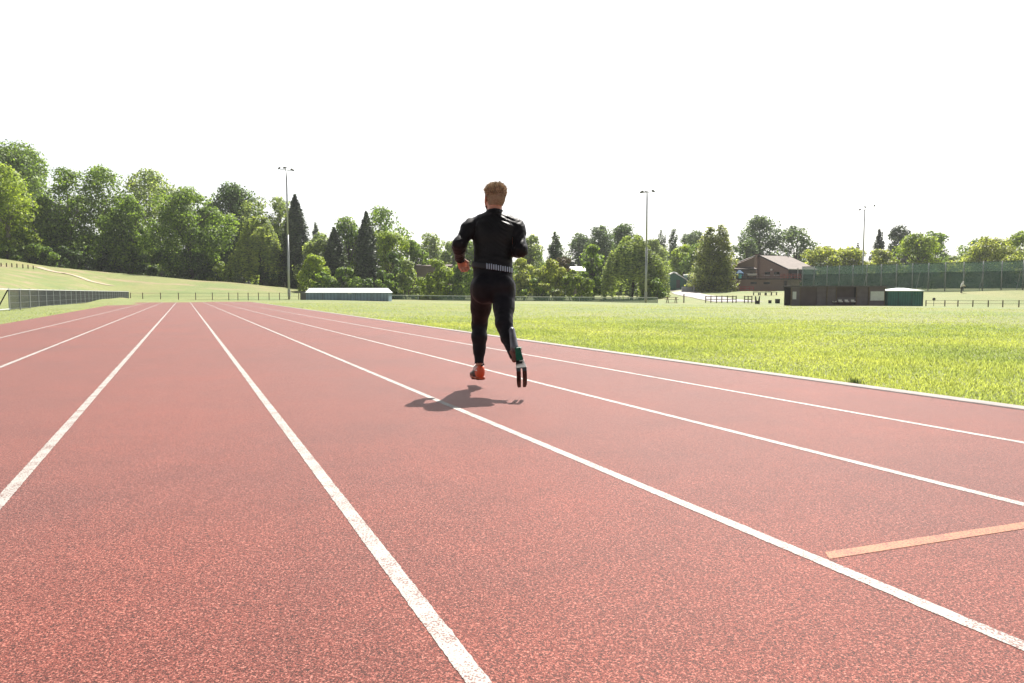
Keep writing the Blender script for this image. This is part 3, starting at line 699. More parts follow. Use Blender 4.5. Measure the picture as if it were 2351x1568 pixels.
# ------------------------------------------------------------------ grey mesh fence beside the track (left)
fa, fb = P(22, 711.5, 35.0), P(296, 686.2, 99.0)
o = empty('mesh_fence', (fa.x, fa.y, 0), 'grey upright bar mesh fence along the left edge of the track', 'fence')
dv = fb - fa; L = Vector((dv.x, dv.y, 0)).length; ev = Vector((dv.x, dv.y, 0)).normalized()
def fz(u): return fa.z + (fb.z - fa.z) * u / L
HF = 1.04
mb = MB(); u = 0.0
while u < L:
    a = ev * u; mb.box((a.x, a.y, fz(u) + HF / 2), (.012, .012, HF - .05), rz=math.atan2(ev.y, ev.x)); u += .085
for z in (.06, .35, .70, HF - .04):
    mb.beam(ev * 0 + Vector((0, 0, fz(0) + z)), ev * L + Vector((0, 0, fz(L) + z)), .014, .014)
mb.build('mesh_panel', M['greywire'], o)
k = 0; u = 0.0
while u <= L + .1:
    a = ev * u; MB().box((a.x, a.y, fz(u) + HF / 2), (.055, .055, HF + .10), rz=math.atan2(ev.y, ev.x)).build('post', M['galv'], o); u += 2.42; k += 1
MB().beam(Vector((0, 0, fz(0) + HF)), ev * L + Vector((0, 0, fz(L) + HF)), .05, .04).build('top_rail', M['rail'], o)
a = ev * 0
MB().bar((-.25, -.55, fz(0) - .02), (.02, -.06, fz(0) + HF), .03, .03).build('brace', M['darksteel'], o)
o = empty('rail_fence', (fa.x, fa.y, 0), 'open white topped rail fence continuing left of the mesh fence', 'fence')
e2 = ev * -14
MB().beam(ev * -.1 + Vector((0, 0, fa.z + HF)), e2 + Vector((0, 0, fa.z + HF)), .05, .05).build('top_rail', M['rail'], o)
MB().beam(ev * -.1 + Vector((0, 0, fa.z + .05)), e2 + Vector((0, 0, fa.z + .05)), .05, .04).build('bottom_rail', M['rail'], o)
for u in (-2.4, -4.8, -7.2, -9.6, -12):
    a = ev * u; MB().box((a.x, a.y, fa.z + HF / 2), (.05, .05, HF)).build('post', M['galv'], o)

# ------------------------------------------------------------------ low post and wire fence beyond the end of the straight
o = empty('wire_fence', P(500, 690, 100), 'low dark post and wire fence across the end of the track', 'fence')
base = o.location.copy()
px = [300, 328, 369, 410, 449.6, 488, 525.5, 546.5, 570, 593.7, 618, 642, 664, 686]
pp = []
for x in px:
    p = P(x, 690.4, 100); pp.append(p - base)
    MB().box((p.x - base.x, 0, .53), (.085, .085, 1.22)).build('post', M['wood'], o)
for z, nm, th in ((1.06, 'top_wire', .03), (.62, 'middle_wire', .02), (.10, 'bottom_rail', .035)):
    MB().beam(Vector((pp[0].x, .06, z)), Vector((pp[-1].x, .06, z)), .03, th).build(nm, M['darksteel'], o)
# stumps on the bank
for x, y0, y1 in ((2.7, 603.6, 611.5), (15, 604, 612), (27.4, 604.5, 613), (39, 605.5, 614), (52.7, 607, 615.5), (64.6, 608, 616.5), (76.5, 610, 617.5)):
    g = ground_at(x, y1); Hh = (y1 - y0) * g.y / FPX
    s = MB().bar((0, 0, -.2), (0, 0, Hh), .085, .075, 10).build('bollard', M['wood']); s.location = g
    tag(s, 'short dark wooden post in the row at the top of the bank, far left', 'bollard', 'short dark posts at the top of the bank')

# ------------------------------------------------------------------ long low grey shed
Y = 95; b = P(790, 692.3, Y); k = Y / FPX
o = empty('equipment_shed', b, 'long low blue grey equipment shed with a pale roof beside the end of the track', 'shed')
x0, x1 = (703 - 790) * k, (892 - 790) * k; hw = 1.22; dp = 2.6
MB().box(((x0 + x1) / 2, dp / 2, hw / 2 - .1), (x1 - x0, dp, hw + .2)).build('wall', M['shedwall'], o)
e = .12
rf = MB(); A = [Vector((x0 - e, -e, hw)), Vector((x1 + e, -e, hw)), Vector((x1 - .3, dp * .5, hw + .62)), Vector((x0 + .1, dp * .5, hw + .62)), Vector((x1 + e, dp + e, hw)), Vector((x0 - e, dp + e, hw))]
rf.quad(A[0], A[1], A[2], A[3]); rf.quad(A[3], A[2], A[4], A[5]); rf.poly([A[1], A[4], A[2]]); rf.poly([A[0], A[3], A[5]])
r_ = rf.build('roof', M['shedroof'], o)
m = r_.modifiers.new('thick', 'SOLIDIFY'); m.thickness = .05
MB().box((x0 - .42, .9, hw / 2 + .08), (.78, 1.7, hw + .1)).build('side_wall', plain('grey_side_boards', (.13, .13, .135), .7, .2, 2), o)
for fx in (.2, .4, .6, .8): MB().box((x0 + (x1 - x0) * fx, -.012, hw / 2), (.05, .02, hw - .05)).build('door_seam', M['darksteel'], o)
MB().box((x0 + (x1 - x0) * .53, -.04, hw - .12), (.5, .06, .09)).build('handle', M['rail'], o)

# ------------------------------------------------------------------ white rail with dark netting behind the field
pts_t = [(893, 677.5, 686.8, 118), (960, 678.2, 687.8, 116), (1040, 679.2, 689, 113), (1100, 680, 690, 110), (1180, 681, 691.3, 108), (1260, 681.6, 692, 106), (1330, 682.2, 692.6, 104), (1405, 682.6, 693.2, 102), (1480, 683, 693.6, 100), (1510, 683.4, 694.4, 99)]
o = empty('rail_fence', P(1180, 691.3, 108), 'long white rail with dark netting below it behind the runner', 'fence'); base = o.location.copy()
tp = [P(x, yt, Y) - base for x, yt, yb, Y in pts_t]; bt = [P(x, yb, Y) - base for x, yt, yb, Y in pts_t]
mr = MB(); mn = MB()
for i in range(len(tp) - 1):
    mr.beam(tp[i], tp[i + 1], .07, .12)
    mn.quad(bt[i] + Vector((0, .06, -.3)), bt[i + 1] + Vector((0, .06, -.3)), tp[i + 1] + Vector((0, .06, -.1)), tp[i] + Vector((0, .06, -.1)))
mr.build('rail', M['rail'], o); mn.build('netting', M['darknet'], o)
for a, b in zip(tp, bt): MB().beam(b + Vector((0, .02, -.3)), a, .07, .07).build('post', M['galv'], o)

# ------------------------------------------------------------------ dugout shelter
Y = 87; k = Y / FPX; b = P(1923, 701, Y)
o = empty('dugout', b, 'long dark timber dugout with an open middle bay at the edge of the field', 'shelter')
X = lambda x: (x - 1923) * k
Z = lambda y: (701 - y) * k
dp = 2.2; top = Z(659)
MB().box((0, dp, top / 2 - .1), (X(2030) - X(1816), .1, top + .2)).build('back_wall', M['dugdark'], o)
for x0, x1, nm, mt in ((1816, 1835.5, 'panel', 'dugwood'), (1853.5, 1876, 'panel', 'dugbrown'), (1898, 1920, 'panel', 'dugwood'), (1998, 2029.5, 'panel', 'dugwood')):
    pass
MB().box(((X(1816) + X(1835.5)) / 2, .06, top / 2 - .1), (X(1835.5) - X(1816), .1, top + .2)).build('panel', M['dugwood'], o)
MB().box(((X(1836) + X(1876)) / 2, .24, top / 2 - .1), (X(1876) - X(1836), .1, top + .15)).build('recess_panel', M['dugbrown'], o)
MB().box(((X(1876.3) + X(1898)) / 2, .15, top / 2 - .1), (X(1898) - X(1876.3), .1, top + .15)).build('panel', M['dugwood'], o)
MB().box(((X(1898.3) + X(1919)) / 2, .10, top / 2 - .1), (X(1919) - X(1898.3), .1, top + .2)).build('panel', M['dugwood'], o)
MB().box(((X(1966) + X(1993)) / 2, .16, top / 2 - .1), (X(1993) - X(1966), .1, top + .2)).build('panel', M['dugwood'], o)
MB().box(((X(1995.5) + X(2030)) / 2, .06, top / 2 - .1), (X(2030) - X(1995.5), .1, top + .2)).build('panel', M['dugwood'], o)
MB().box((X(1942.5), .7, top * .5), (X(1966) - X(1919), .1, top + .1)).build('bay_wall', M['dugbrown'], o)
MB().box((X(1942.5), .22, Z(676) / 2), (X(1966) - X(1919) + .02, .08, Z(689) )).build('front_board', M['dugwood'], o)
for x in (1816.5, 1836, 1898, 1919.5, 1965.5, 1994.3, 2029.6): MB().box((X(x), .03, top / 2 - .1), (.09, .14, top + .2)).build('post', M['wood'], o)
rr = MB().box((0, dp / 2 + .02, top + .09), (X(2033) - X(1813), dp + .24, .14)); rr.build('roof', plain('dark_roof_felt', (.065, .055, .065), .85, .25, 2), o, bevel=.02)
MB().box((0, -.13, top + .06), (X(2033) - X(1813), .05, .2)).build('fascia', plain('grey_fascia', (.10, .09, .10), .7), o)
MB().box((X(1823.5), -.01, (Z(669.6) + Z(687)) / 2), (X(1827.7) - X(1819.3), .03, Z(669.6) - Z(687))).build('notice', M['notice'], o)
MB().box((X(2013.4), -.01, (Z(669) + Z(690)) / 2), (X(2029) - X(1997.7), .03, Z(669) - Z(690))).build('notice_board', M['notice'], o)
for x in (1915, 1929.6, 1944, 1958.5):
    sm = MB(); h0 = Z(693.5)
    sm.box((X(x), -.02, h0 + .02), (.42, .36, .05)); sm.box((X(x), .17, h0 + .16), (.42, .05, .28)); sm.box((X(x) - .19, -.02, h0 + .09), (.04, .34, .10)); sm.box((X(x) + .19, -.02, h0 + .09), (.04, .34, .10))
    sm.build('seat', M['seat'], o, bevel=.03)
    MB().box((X(x), .0, (h0 - .02) / 2 - .05), (.06, .06, h0 + .05)).build('seat_leg', M['darksteel'], o)

# ------------------------------------------------------------------ green container
b = P(2077, 702.2, Y)
o = empty('storage_container', b, 'dark green storage container with a pale low pitched roof right of the dugout', 'container')
Xc = lambda x: (x - 2077) * k
Zc = lambda y: (702.2 - y) * k
hw = Zc(669.3); hl = Xc(2118.5)
MB().box((0, 1.2, hw / 2 - .1), (2 * hl, 2.4, hw + .2)).build('wall', M['green'], o)
rf = MB(); e = .10; A = [Vector((-hl - e, -e, hw)), Vector((hl + e, -e, hw)), Vector((hl + e, 2.5, hw)), Vector((-hl - e, 2.5, hw))]
q1, q2 = Vector((-hl * .22, 1.2, hw + Zc(661) - Zc(669.3))), Vector((hl * .22, 1.2, hw + Zc(661) - Zc(669.3)))
B_ = [a + Vector((0, 0, .13)) for a in A]
for i in range(4): rf.quad(A[i], A[(i + 1) % 4], B_[(i + 1) % 4], B_[i])
rf.quad(B_[0], B_[1], q2, q1); rf.poly([B_[1], B_[2], q2]); rf.quad(B_[2], B_[3], q1, q2); rf.poly([B_[3], B_[0], q1]); rf.poly(list(reversed(A)))
rf.build('roof', M['greenroof'], o)
MB().bar((Xc(2101), -.04, Zc(675)), (Xc(2101), -.10, Zc(675)), .16, .12, 12).build('vent', plain('green_vent', (.05, .16, .12), .5), o)
for x in (2062, 2092): MB().box((Xc(x), -.012, hw / 2), (.04, .03, hw - .1)).build('door_bar', plain('green_bar', (.008, .05, .04), .4), o)
for x in (2036.2, 2117.6): MB().box((Xc(x), -.02, hw / 2), (.10, .06, hw)).build('corner_post', plain('green_corner', (.012, .06, .048), .45), o)

# ------------------------------------------------------------------ fence and round sign right of the container
Y = 90; o = empty('post_fence', P(2230, 704, Y), 'low post and rail fence in the dry grass right of the green container', 'fence'); base = o.location.copy()
fp = [2125.6, 2169, 2199, 2233.3, 2268.6, 2302, 2339, 2375, 2412]
q_ = []
for x in fp:
    p = P(x, 704 + (x - 2230) * .004, Y) - base; q_.append(p); MB().box((p.x, p.y, .33), (.10, .10, 1.0)).build('post', M['wood'], o)
for z in (.78, .40): MB().beam(q_[0] + Vector((0, -.07, z)), q_[-1] + Vector((0, -.07, z)), .03, .035).build('rail', M['wood'], o)
p = P(2143.5, 704, 88.5); o = empty('round_sign', p, 'small round dark sign on a thin post right of the green container', 'sign')
MB().bar((0, 0, -.2), (0, 0, .82), .03, .03).build('post', M['darksteel'], o)
MB().bar((0, -.03, .95), (0, .03, .95), .19, .19, 20).build('disc', M['darksteel'], o)

# ------------------------------------------------------------------ tall green windbreak
wa, wb_ = P(1840, 664.5, 140), P(2351, 664.5, 110); d2 = (wb_ - wa); d2n = Vector((d2.x, d2.y, 0)).normalized()
wc = wa + d2 * 1.35
o = empty('windbreak_fence', wa, 'tall green mesh windbreak fence on grey posts along the top of the grass bank', 'fence')
Lw = Vector((wc.x - wa.x, wc.y - wa.y, 0)).length
def wz(u): return (wc.z - wa.z) * u / Lw
HW = 4.55
nm = MB(); steps = 40
for i in range(steps):
    u0, u1 = Lw * i / steps, Lw * (i + 1) / steps; a, c = d2n * u0, d2n * u1
    nm.quad((a.x, a.y, wz(u0) + .15), (c.x, c.y, wz(u1) + .15), (c.x, c.y, wz(u1) + HW), (a.x, a.y, wz(u0) + HW))
nm.build('mesh_sheet', M['greennet'], o)
lm = MB(); off = Vector((d2n.y, -d2n.x, 0)) * .05
for i in range(steps):
    u0, u1 = Lw * i / steps, Lw * (i + 1) / steps; a, c = d2n * u0 + off * 1.0, d2n * u1 + off * 1.0
    lm.quad((a.x, a.y, wz(u0) - .3), (c.x, c.y, wz(u1) - .3), (c.x, c.y, wz(u1) + 2.95), (a.x, a.y, wz(u0) + 2.95))
lm.build('lower_sheet', mat_net('dark_green_windbreak', (.022, .048, .042), .66), o)
def on_line(x):                                    # distance along the fence seen at pixel column x
    r = (x - 1175.5) / FPX; den = d2n.x - r * d2n.y
    return (r * wa.y - wa.x) / den
for x in (1841, 1867, 1897, 1924.6, 1955.7, 1987.7, 2020.6, 2055.4, 2092, 2128.6, 2167, 2209, 2253, 2296, 2345, 2396, 2450):
    u = on_line(x); a = d2n * u + off * 2.6; po = MB().bar((a.x, a.y, wz(u) - .4), (a.x, a.y, wz(u) + HW + .05), .085, .07, 8)
    po.build('post', M['steel'], o, smooth=True)
for x in (1979, 2100, 2204, 2245, 2330):
    u = on_line(x); a = d2n * u + off * 2.6; b2 = d2n * u + off * 30
    u3 = on_line(x + 9); c = d2n * u3 + off * 2.6
    MB().bar((a.x, a.y, wz(u) - .4), (c.x, c.y, wz(u3) + 3.0), .045, .045, 6).build('brace', M['steel'], o)
MB().beam(Vector((0, 0, HW)) - off, d2n * Lw + Vector((0, 0, wz(Lw) + HW)) - off, .05, .05).build('top_wire', M['steel'], o)

# ------------------------------------------------------------------ pavilion
Y = 140; k = Y / FPX; b = P(1743, 668.5, Y)
o = empty('pavilion', b, 'brown brick pavilion with a wide tiled roof and raised balcony', 'building')
X = lambda x: (x - 1743) * k
Z = lambda y: (668.5 - y) * k
ez = Z(613); dpth = 13.0; rise = Z(586)
xl, xr, xa = X(1688), X(1806), X(1744)
fr = 3.0                                            # upper wall stands back behind the balcony
pass
MB().box(((X(1652) + X(1806)) / 2, dpth / 2 - .2, Z(641) / 2 - .4), (X(1806) - X(1652), dpth, Z(641) + .8)).build('lower_wall', M['brickd'], o)
MB().box(((X(1806) + X(1838)) / 2 + .02, dpth / 2 + .4, Z(641) / 2 - .4), (X(1838) - X(1806), dpth - 1, Z(641) + .8)).build('side_wall', M['render'], o)
pass
# upper hall turned about 25 degrees: gable towards the left, long tiled slope towards the right
SCL = 1.06; cv = lambda x, y, Yd: P(x, y, Yd * SCL) - b
a0, e0 = cv(1743.7, 585.6, 144), cv(1810, 617, 137); g_ = Vector((e0.x - a0.x, e0.y - a0.y, 0)); gl = g_.length; g_.normalize(); r_d = Vector((-g_.y, g_.x, 0))
drop = a0.z - e0.z; l0 = a0 - g_ * gl - Vector((0, 0, drop)); RL = 8.6; inn = .45
pt = lambda u, v, z: a0 + g_ * u + r_d * v + Vector((0, 0, z - a0.z))
zb_ = Z(641); sl_ = drop / gl
def gz_(u): return a0.z - abs(u) * sl_ - .12
hw_ = gl - .55
MB().prism([pt(-hw_, inn, zb_ - .3), pt(hw_, inn, zb_ - .3), pt(hw_, inn, gz_(hw_)), pt(0, inn, gz_(0)), pt(-hw_, inn, gz_(hw_))], r_d * (RL - inn)).build('wall', M['brick'], o)
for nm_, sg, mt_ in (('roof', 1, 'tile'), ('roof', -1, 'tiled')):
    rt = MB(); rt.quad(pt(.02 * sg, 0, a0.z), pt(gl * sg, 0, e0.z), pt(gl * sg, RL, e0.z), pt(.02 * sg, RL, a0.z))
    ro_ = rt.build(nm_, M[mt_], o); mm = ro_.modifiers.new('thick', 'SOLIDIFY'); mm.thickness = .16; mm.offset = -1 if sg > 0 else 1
mb = MB()
for sg in (1, -1): mb.beam(pt(.1 * sg, -.06, a0.z - .15), pt(gl * sg, -.06, e0.z - .13), .10, .30)
mb.build('bargeboard', M['fascia'], o)
MB().beam(pt(gl + .06, -.1, e0.z - .08), pt(gl + .06, RL, e0.z - .08), .12, .14).build('gutter', M['frame'], o)
MB().beam(pt(0, -.1, a0.z + .03), pt(0, RL, a0.z + .03), .22, .10).build('ridge_tiles', M['tiled'], o)
vn = MB(); vn.quad(pt(gl - .45, .6, zb_), pt(gl - .45, RL, zb_), pt(gl - .45, RL, e0.z - .15), pt(gl - .45, .6, e0.z - .15)); vn.build('veranda_wall', M['glass'], o)
def on_gable(x, y):                                # point of the gable wall seen at a pixel
    d = P(x, y, 1.0) - Vector((0, 0, CAM_H)); c0 = b + pt(0, inn, 0); n_ = r_d
    tq = ((c0 - Vector((0, 0, CAM_H))).dot(n_)) / d.dot(n_); return Vector((0, 0, CAM_H)) + d * tq - b
for x0, x1, y0, y1 in ((1756, 1768, 624.5, 632), (1777, 1790, 624.5, 632)):
    A1, B1, C1 = on_gable(x0, y1), on_gable(x1, y1), on_gable(x0, y0); hgt = C1.z - A1.z; of_ = r_d * -.04
    w_ = MB().prism([A1 + of_, B1 + of_, Vector((B1.x, B1.y, C1.z)) + of_, C1 + of_], r_d * .03).build('window', M['glass'], o)
    MB().beam(A1 + of_ * 1.5, B1 + of_ * 1.5, .10, .08).build('sill', M['frame'], w_)
lp_ = on_gable(1772, 619); MB().bar(lp_ - r_d * .25, lp_, .20, .22, 12).build('wall_lamp', M['seat'], o)
ch = on_gable(1737.3, 592); MB().box((ch.x, ch.y - .4, (Z(576) + Z(641)) / 2), (.85, .8, Z(576) - Z(641)), rz=math.atan2(g_.y, g_.x)).build('chimney', M['brick'], o)
MB().box((ch.x, ch.y - .4, Z(575.5)), (1.0, .95, .14), rz=math.atan2(g_.y, g_.x)).build('chimney_cap', M['fascia'], o)
fl = pt(.2, RL - .4, a0.z); MB().bar(fl - Vector((0, 0, .3)), fl + Vector((0, 0, .85)), .16, .16, 10).build('flue', M['galv'], o)
# lean-to roof over the left part of the front
MB().prism([(X(1687), fr, Z(641)), (X(1742), fr, Z(641)), (X(1742), fr, Z(589)), (X(1687), fr, Z(611))], (0, 4, 0)).build('wing_wall', M['brickd'], o)
MB().beam(Vector((X(1684.5), fr - .1, Z(609.5))), Vector((X(1743), fr - .1, Z(586.5))), .7, .16).build('wing_verge', M['fascia'], o)
lr = MB(); lr.quad((X(1686), .9, Z(617.5)), (X(1741), .9, Z(617.5)), (X(1741), fr - .02, Z(612)), (X(1687), fr - .02, Z(612))); o3 = lr.build('lean_to_roof', M['tiled'], o); mm = o3.modifiers.new('thick', 'SOLIDIFY'); mm.thickness = .14
MB().box(((X(1686) + X(1741)) / 2, .85, Z(618.5)), (X(1741) - X(1686), .08, .22)).build('gutter', M['fascia'], o)
MB().box(((X(1687) + X(1740)) / 2, 1.6, (Z(641) + Z(619)) / 2), (X(1740) - X(1687), .2, Z(619) - Z(641))).build('front_wall', plain('greyish_render', (.17, .14, .13), .85, .15, 1), o)
for x0, x1, y0, y1, yy in ((1704.5, 1711.5, 627, 632.5, 1.49), (1726, 1734, 626, 633, 1.49)):
    w_ = MB().box(((X(x0) + X(x1)) / 2, yy, (Z(y0) + Z(y1)) / 2), (X(x1) - X(x0), .04, Z(y0) - Z(y1))).build('window', M['glass'], o)
    MB().box(((X(x0) + X(x1)) / 2, yy - .02, Z(y1) - .04), (X(x1) - X(x0) + .12, .10, .07)).build('sill', M['frame'], w_)
for x0, x1 in ((1722, 1736), (1752, 1766)):
    MB().box(((X(x0) + X(x1)) / 2, -.21 - .0 + fr * 0 - .0, Z(650)), (X(x1) - X(x0), .06, .42)).build('lower_window', M['glass'], o)
pass
MB().box(((X(1688) + X(1836)) / 2, 1.3, Z(641) + .02), (X(1836) - X(1688), 3.4, .16)).build('balcony_floor', M['fascia'], o)
rl = MB()
for z in (Z(641) + .95, Z(641) + .55): rl.beam(Vector((X(1690), -.32, z)), Vector((X(1798), -.32, z)), .06, .07)
rl.build('balcony_rail', plain('brown_rail', (.14, .085, .075), .7), o)
rl = MB()
for z in (Z(641) + 1.0, Z(641) + .68, Z(641) + .36): rl.beam(Vector((X(1790), -.34, z)), Vector((X(1836), -.34, z)), .07, .08)
for x in (1790, 1798, 1806, 1814, 1822, 1830, 1836): rl.beam(Vector((X(x), -.34, Z(641))), Vector((X(x), -.34, Z(641) + 1.02)), .06, .06)
rl.build('veranda_rail', M['redrail'], o)
for x in (1690, 1712, 1734, 1756, 1778, 1797): MB().box((X(x), -.32, Z(641) + .48), (.08, .08, .98)).build('rail_post', plain('brown_post', (.13, .08, .07), .7), o)
MB().bar((X(1835), 1.0, Z(641)), (X(1835), 1.0, Z(615)), .10, .10, 8).build('veranda_post', M['steel'], o)
st = MB()
for s_ in range(12):
    t_ = s_ / 11; st.box((X(1662) + (X(1692) - X(1662)) * t_, -.95, Z(643) + (Z(667) - Z(643)) * t_), (.55, 1.2, .10))
st.build('stair', M['brickd'], o)
for yy in (-.35, -1.55):
    MB().beam(Vector((X(1660), yy, Z(638.5))), Vector((X(1692), yy, Z(662))), .07, .09).build('handrail', M['tan'], o)
MB().box((X(1801), -.34, Z(655)), (X(1804) - X(1798), .08, Z(645) - Z(666))).build('door', M['fascia'], o)
def small(nm, mbk, mat, loc, label, cat, group=None, bevel=0, smooth=False):
    s = mbk.build(nm, mat, None, bevel, smooth); s.location = loc; return tag(s, label, cat, group)
# things standing on the balcony
bl = b + Vector((X(1699), -.0 + .55, Z(641) + .10))
o = empty('folded_parasol', bl, 'blue parasol and cover bundled on the pavilion balcony', 'parasol')
MB().bar((0, 0, 0), (0, 0, 1.75), .04, .04).build('pole', M['galv'], o)
MB().bar((0, 0, .5), (0, 0, 1.1), .75, .85, 10).bar((0, 0, 1.1), (0, 0, 1.75), .85, .12, 10).build('canopy', M['blue'], o, smooth=False)
MB().bar((-.1, -.62, .05), (-.1, -.62, .85), .30, .34, 12).build('cover', M['cyan'], o)
o = empty('balcony_table', b + Vector((X(1727), .55, Z(641) + .10)), 'table with a white cloth on the pavilion balcony', 'table')
MB().box((0, 0, .98), (1.9, .8, .06)).box((0, -.40, .84), (1.9, .02, .34)).build('tablecloth', M['whitecloth'], o)
for sx in (-.8, .8): MB().box((sx, 0, .48), (.06, .5, .95)).build('leg', M['darksteel'], o)
o = empty('red_barrier', b + Vector((X(1705), -2.6, -.1)), 'low red barrier at the foot of the pavilion stairs', 'barrier')
for z in (.25, .60, .95): MB().beam(Vector((-1.3, 0, z)), Vector((1.3, 0, z)), .06, .09).build('rail', M['redp'], o)
for x in (-1.3, -.4, .45, 1.3): MB().box((x, 0, .45), (.08, .08, 1.1)).build('post', M['redp'], o)

# ------------------------------------------------------------------ green hall
Y = 170; k = Y / FPX; b = P(1562, 659.5, Y); o = empty('hall', b, 'green clad hall with a white roof left of the twin spruce', 'building')
X = lambda x: (x - 1562) * k
Z = lambda y: (659.5 - y) * k
xa, xl, xr = X(1546), X(1512), X(1581)
MB().prism([(xl, 0, -.6), (xr, 0, -.6), (xr, 0, Z(645)), (xa, 0, Z(625.5)), (xl, 0, Z(645))], (0, 18, 0)).build('wall', M['hall'], o)
rt = MB(); rt.quad((xa, -.4, Z(624)), (xr + .3, -.4, Z(645)), (xr + 4.6, 20, Z(640)), (xa + 6.5, 20, Z(624))); q1_ = rt.build('roof', M['whiteroof'], o); mm = q1_.modifiers.new('thick', 'SOLIDIFY'); mm.thickness = .25
rt = MB(); rt.quad((xa, -.4, Z(624)), (xa + 6.5, 20, Z(624)), (xl, 20, Z(643)), (xl - .3, -.4, Z(645))); q2_ = rt.build('roof', M['whiteroof'], o); mm = q2_.modifiers.new('thick', 'SOLIDIFY'); mm.thickness = .25
MB().box((X(1557), -.03, Z(652)), (.9, .06, 2.0)).build('door', M['darksteel'], o)
o = empty('garage', P(1607, 650, 168), 'low pale flat roofed building right of the green hall', 'building')
MB().box((0, 2.5, .8), (5.2, 5, 2.4)).build('wall', plain('dark_green_wall', (.03, .09, .07), .7), o)
MB().box((0, 2.4, 2.1), (5.6, 5.6, .2)).build('roof', M['whiteroof'], o)
o = empty('boundary_wall', P(1590, 671, 140), 'grey low wall with pale gate posts beside the pale road', 'wall')
kk = 140 / FPX
MB().box(((1578 - 1590) * kk, 0, .45), (26 * kk, .3, 1.3)).build('wall_panel', M['wall'], o)
MB().box(((1600 - 1590) * kk, .1, .55), (12 * kk, .12, .8)).build('gate', M['galv'], o)
for x in (1592.5, 1607.5, 1613): MB().box(((x - 1590) * kk, 0, .6), (.28, .28, 1.7)).build('post', M['whitecloth'], o)

# ------------------------------------------------------------------ houses showing between the trees
def house(x, w_, yr, ye, yb, Y, wall, roof, label, dp=7.0):
    k = Y / FPX; b = P(x, yb, Y); o = empty('house', b, label, 'house'); hw = w_ * k / 2; Z = lambda y: (yb - y) * k
    MB().box((0, dp / 2, Z(ye) / 2 - .3), (2 * hw, dp, Z(ye) + .6)).build('wall', wall, o)
    r = MB(); e = .3
    r.quad((-hw - e, -e, Z(ye)), (hw + e, -e, Z(ye)), (hw + e, dp / 2, Z(yr)), (-hw - e, dp / 2, Z(yr))); r.quad((-hw - e, dp / 2, Z(yr)), (hw + e, dp / 2, Z(yr)), (hw + e, dp + e, Z(ye)), (-hw - e, dp + e, Z(ye)))
    ro = r.build('roof', roof, o); mm = ro.modifiers.new('thick', 'SOLIDIFY'); mm.thickness = .2
    for s_ in (-.45, .45): MB().box((hw * s_, -.02, Z(ye) * .55), (.9, .06, 1.1)).build('window', M['glass'], o)
    MB().prism([(-hw, .01, Z(ye)), (-hw, dp - .01, Z(ye)), (-hw, dp / 2, Z(yr) - .05)], (.2, 0, 0)).prism([(hw - .2, .01, Z(ye)), (hw - .2, dp - .01, Z(ye)), (hw - .2, dp / 2, Z(yr) - .05)], (.2, 0, 0)).build('gable', wall, o)
    return o
house(880, 40, 600, 607, 682, 146, mat_brick('orange_brick', (.27, .16, .11), (.31, .19, .13), (.3, .25, .2)), M['tile'], 'orange brick house glimpsed between the slim cypress and the bright tree')
house(985, 96, 606, 611, 680, 148, plain('mauve_grey_render', (.19, .15, .15), .85, .2, 1), M['tiled'], 'brown grey house with a dark low roof glimpsed left of the runner')
house(1327, 30, 611, 622, 680, 150, M['render'], M['whiteroof'], 'small house with a white roof behind the bright bushes right of the runner')

# ------------------------------------------------------------------ furniture by the pale road
p = ground_at(1542, 694.5); o = empty('picnic_table', p, 'wooden picnic table left of the pale road', 'table')
MB().box((0, 0, .74), (1.7, .75, .06)).build('tabletop', M['table'], o)
for sy in (-.65, .65): MB().box((0, sy, .44), (1.7, .28, .05)).build('bench', M['table'], o)
for sx in (-.6, .6):
    MB().beam(Vector((sx, -.62, -.05)), Vector((sx, -.2, .72)), .09, .06).build('leg', M['table'], o)
    MB().beam(Vector((sx, .62, -.05)), Vector((sx, .2, .72)), .09, .06).build('leg', M['table'], o)
def rails(name, xs_, y, label, zt=(.85, .45), mat='wood', hh=.95):
    g = [ground_at(x, y + (i % 2) * .0) for i, x in enumerate(xs_)]; o = empty(name, g[0], label, 'fence')
    q = [v - g[0] for v in g]
    for v in q: MB().box((v.x, v.y, v.z + hh / 2 - .1), (.11, .11, hh + .2)).build('post', M[mat], o)
    for z in zt:
        r = MB()
        for a, c in zip(q, q[1:]): r.beam(a + Vector((0, -.07, z)), c + Vector((0, -.07, z)), .05, .10)
        r.build('rail', M[mat], o)
rails('wooden_fence', [1620, 1632, 1645, 1657, 1670, 1682, 1690], 694.5, 'low brown wooden rail fence at the foot of the pale road')
rails('wooden_fence', [1709, 1717.5, 1726], 695, 'short square piece of wooden fence below the pavilion')
p = ground_at(1570, 694.5); small('wooden_post', MB().bar((0, 0, -.2), (0, 0, 1.2), .09, .08, 8), M['wood'], p, 'single wooden post right of the picnic table', 'post')
def wall_bench(x, y, lab):
    p = ground_at(x, y); o = empty('bench', p, lab, 'bench', 'small benches on the slope below the pavilion')
    MB().box((0, 0, .44), (1.0, .38, .06)).build('seat', M['table'], o)
    MB().box((0, .2, .74), (1.0, .05, .30)).build('backrest', M['table'], o)
    for sx in (-.42, .42): MB().box((sx, .02, .2), (.07, .36, .46)).build('leg', M['darksteel'], o)
for x, y, lab in ((1736, 677.5, 'small bench below the pavilion, nearest the wooden fence piece'), (1751, 677.5, 'small bench below the pavilion, second from the wooden fence piece'), (1765, 678, 'small bench below the pavilion, third from the wooden fence piece'), (1777, 677, 'small bench below the pavilion, nearest the dugout')):
    wall_bench(x, y, lab)
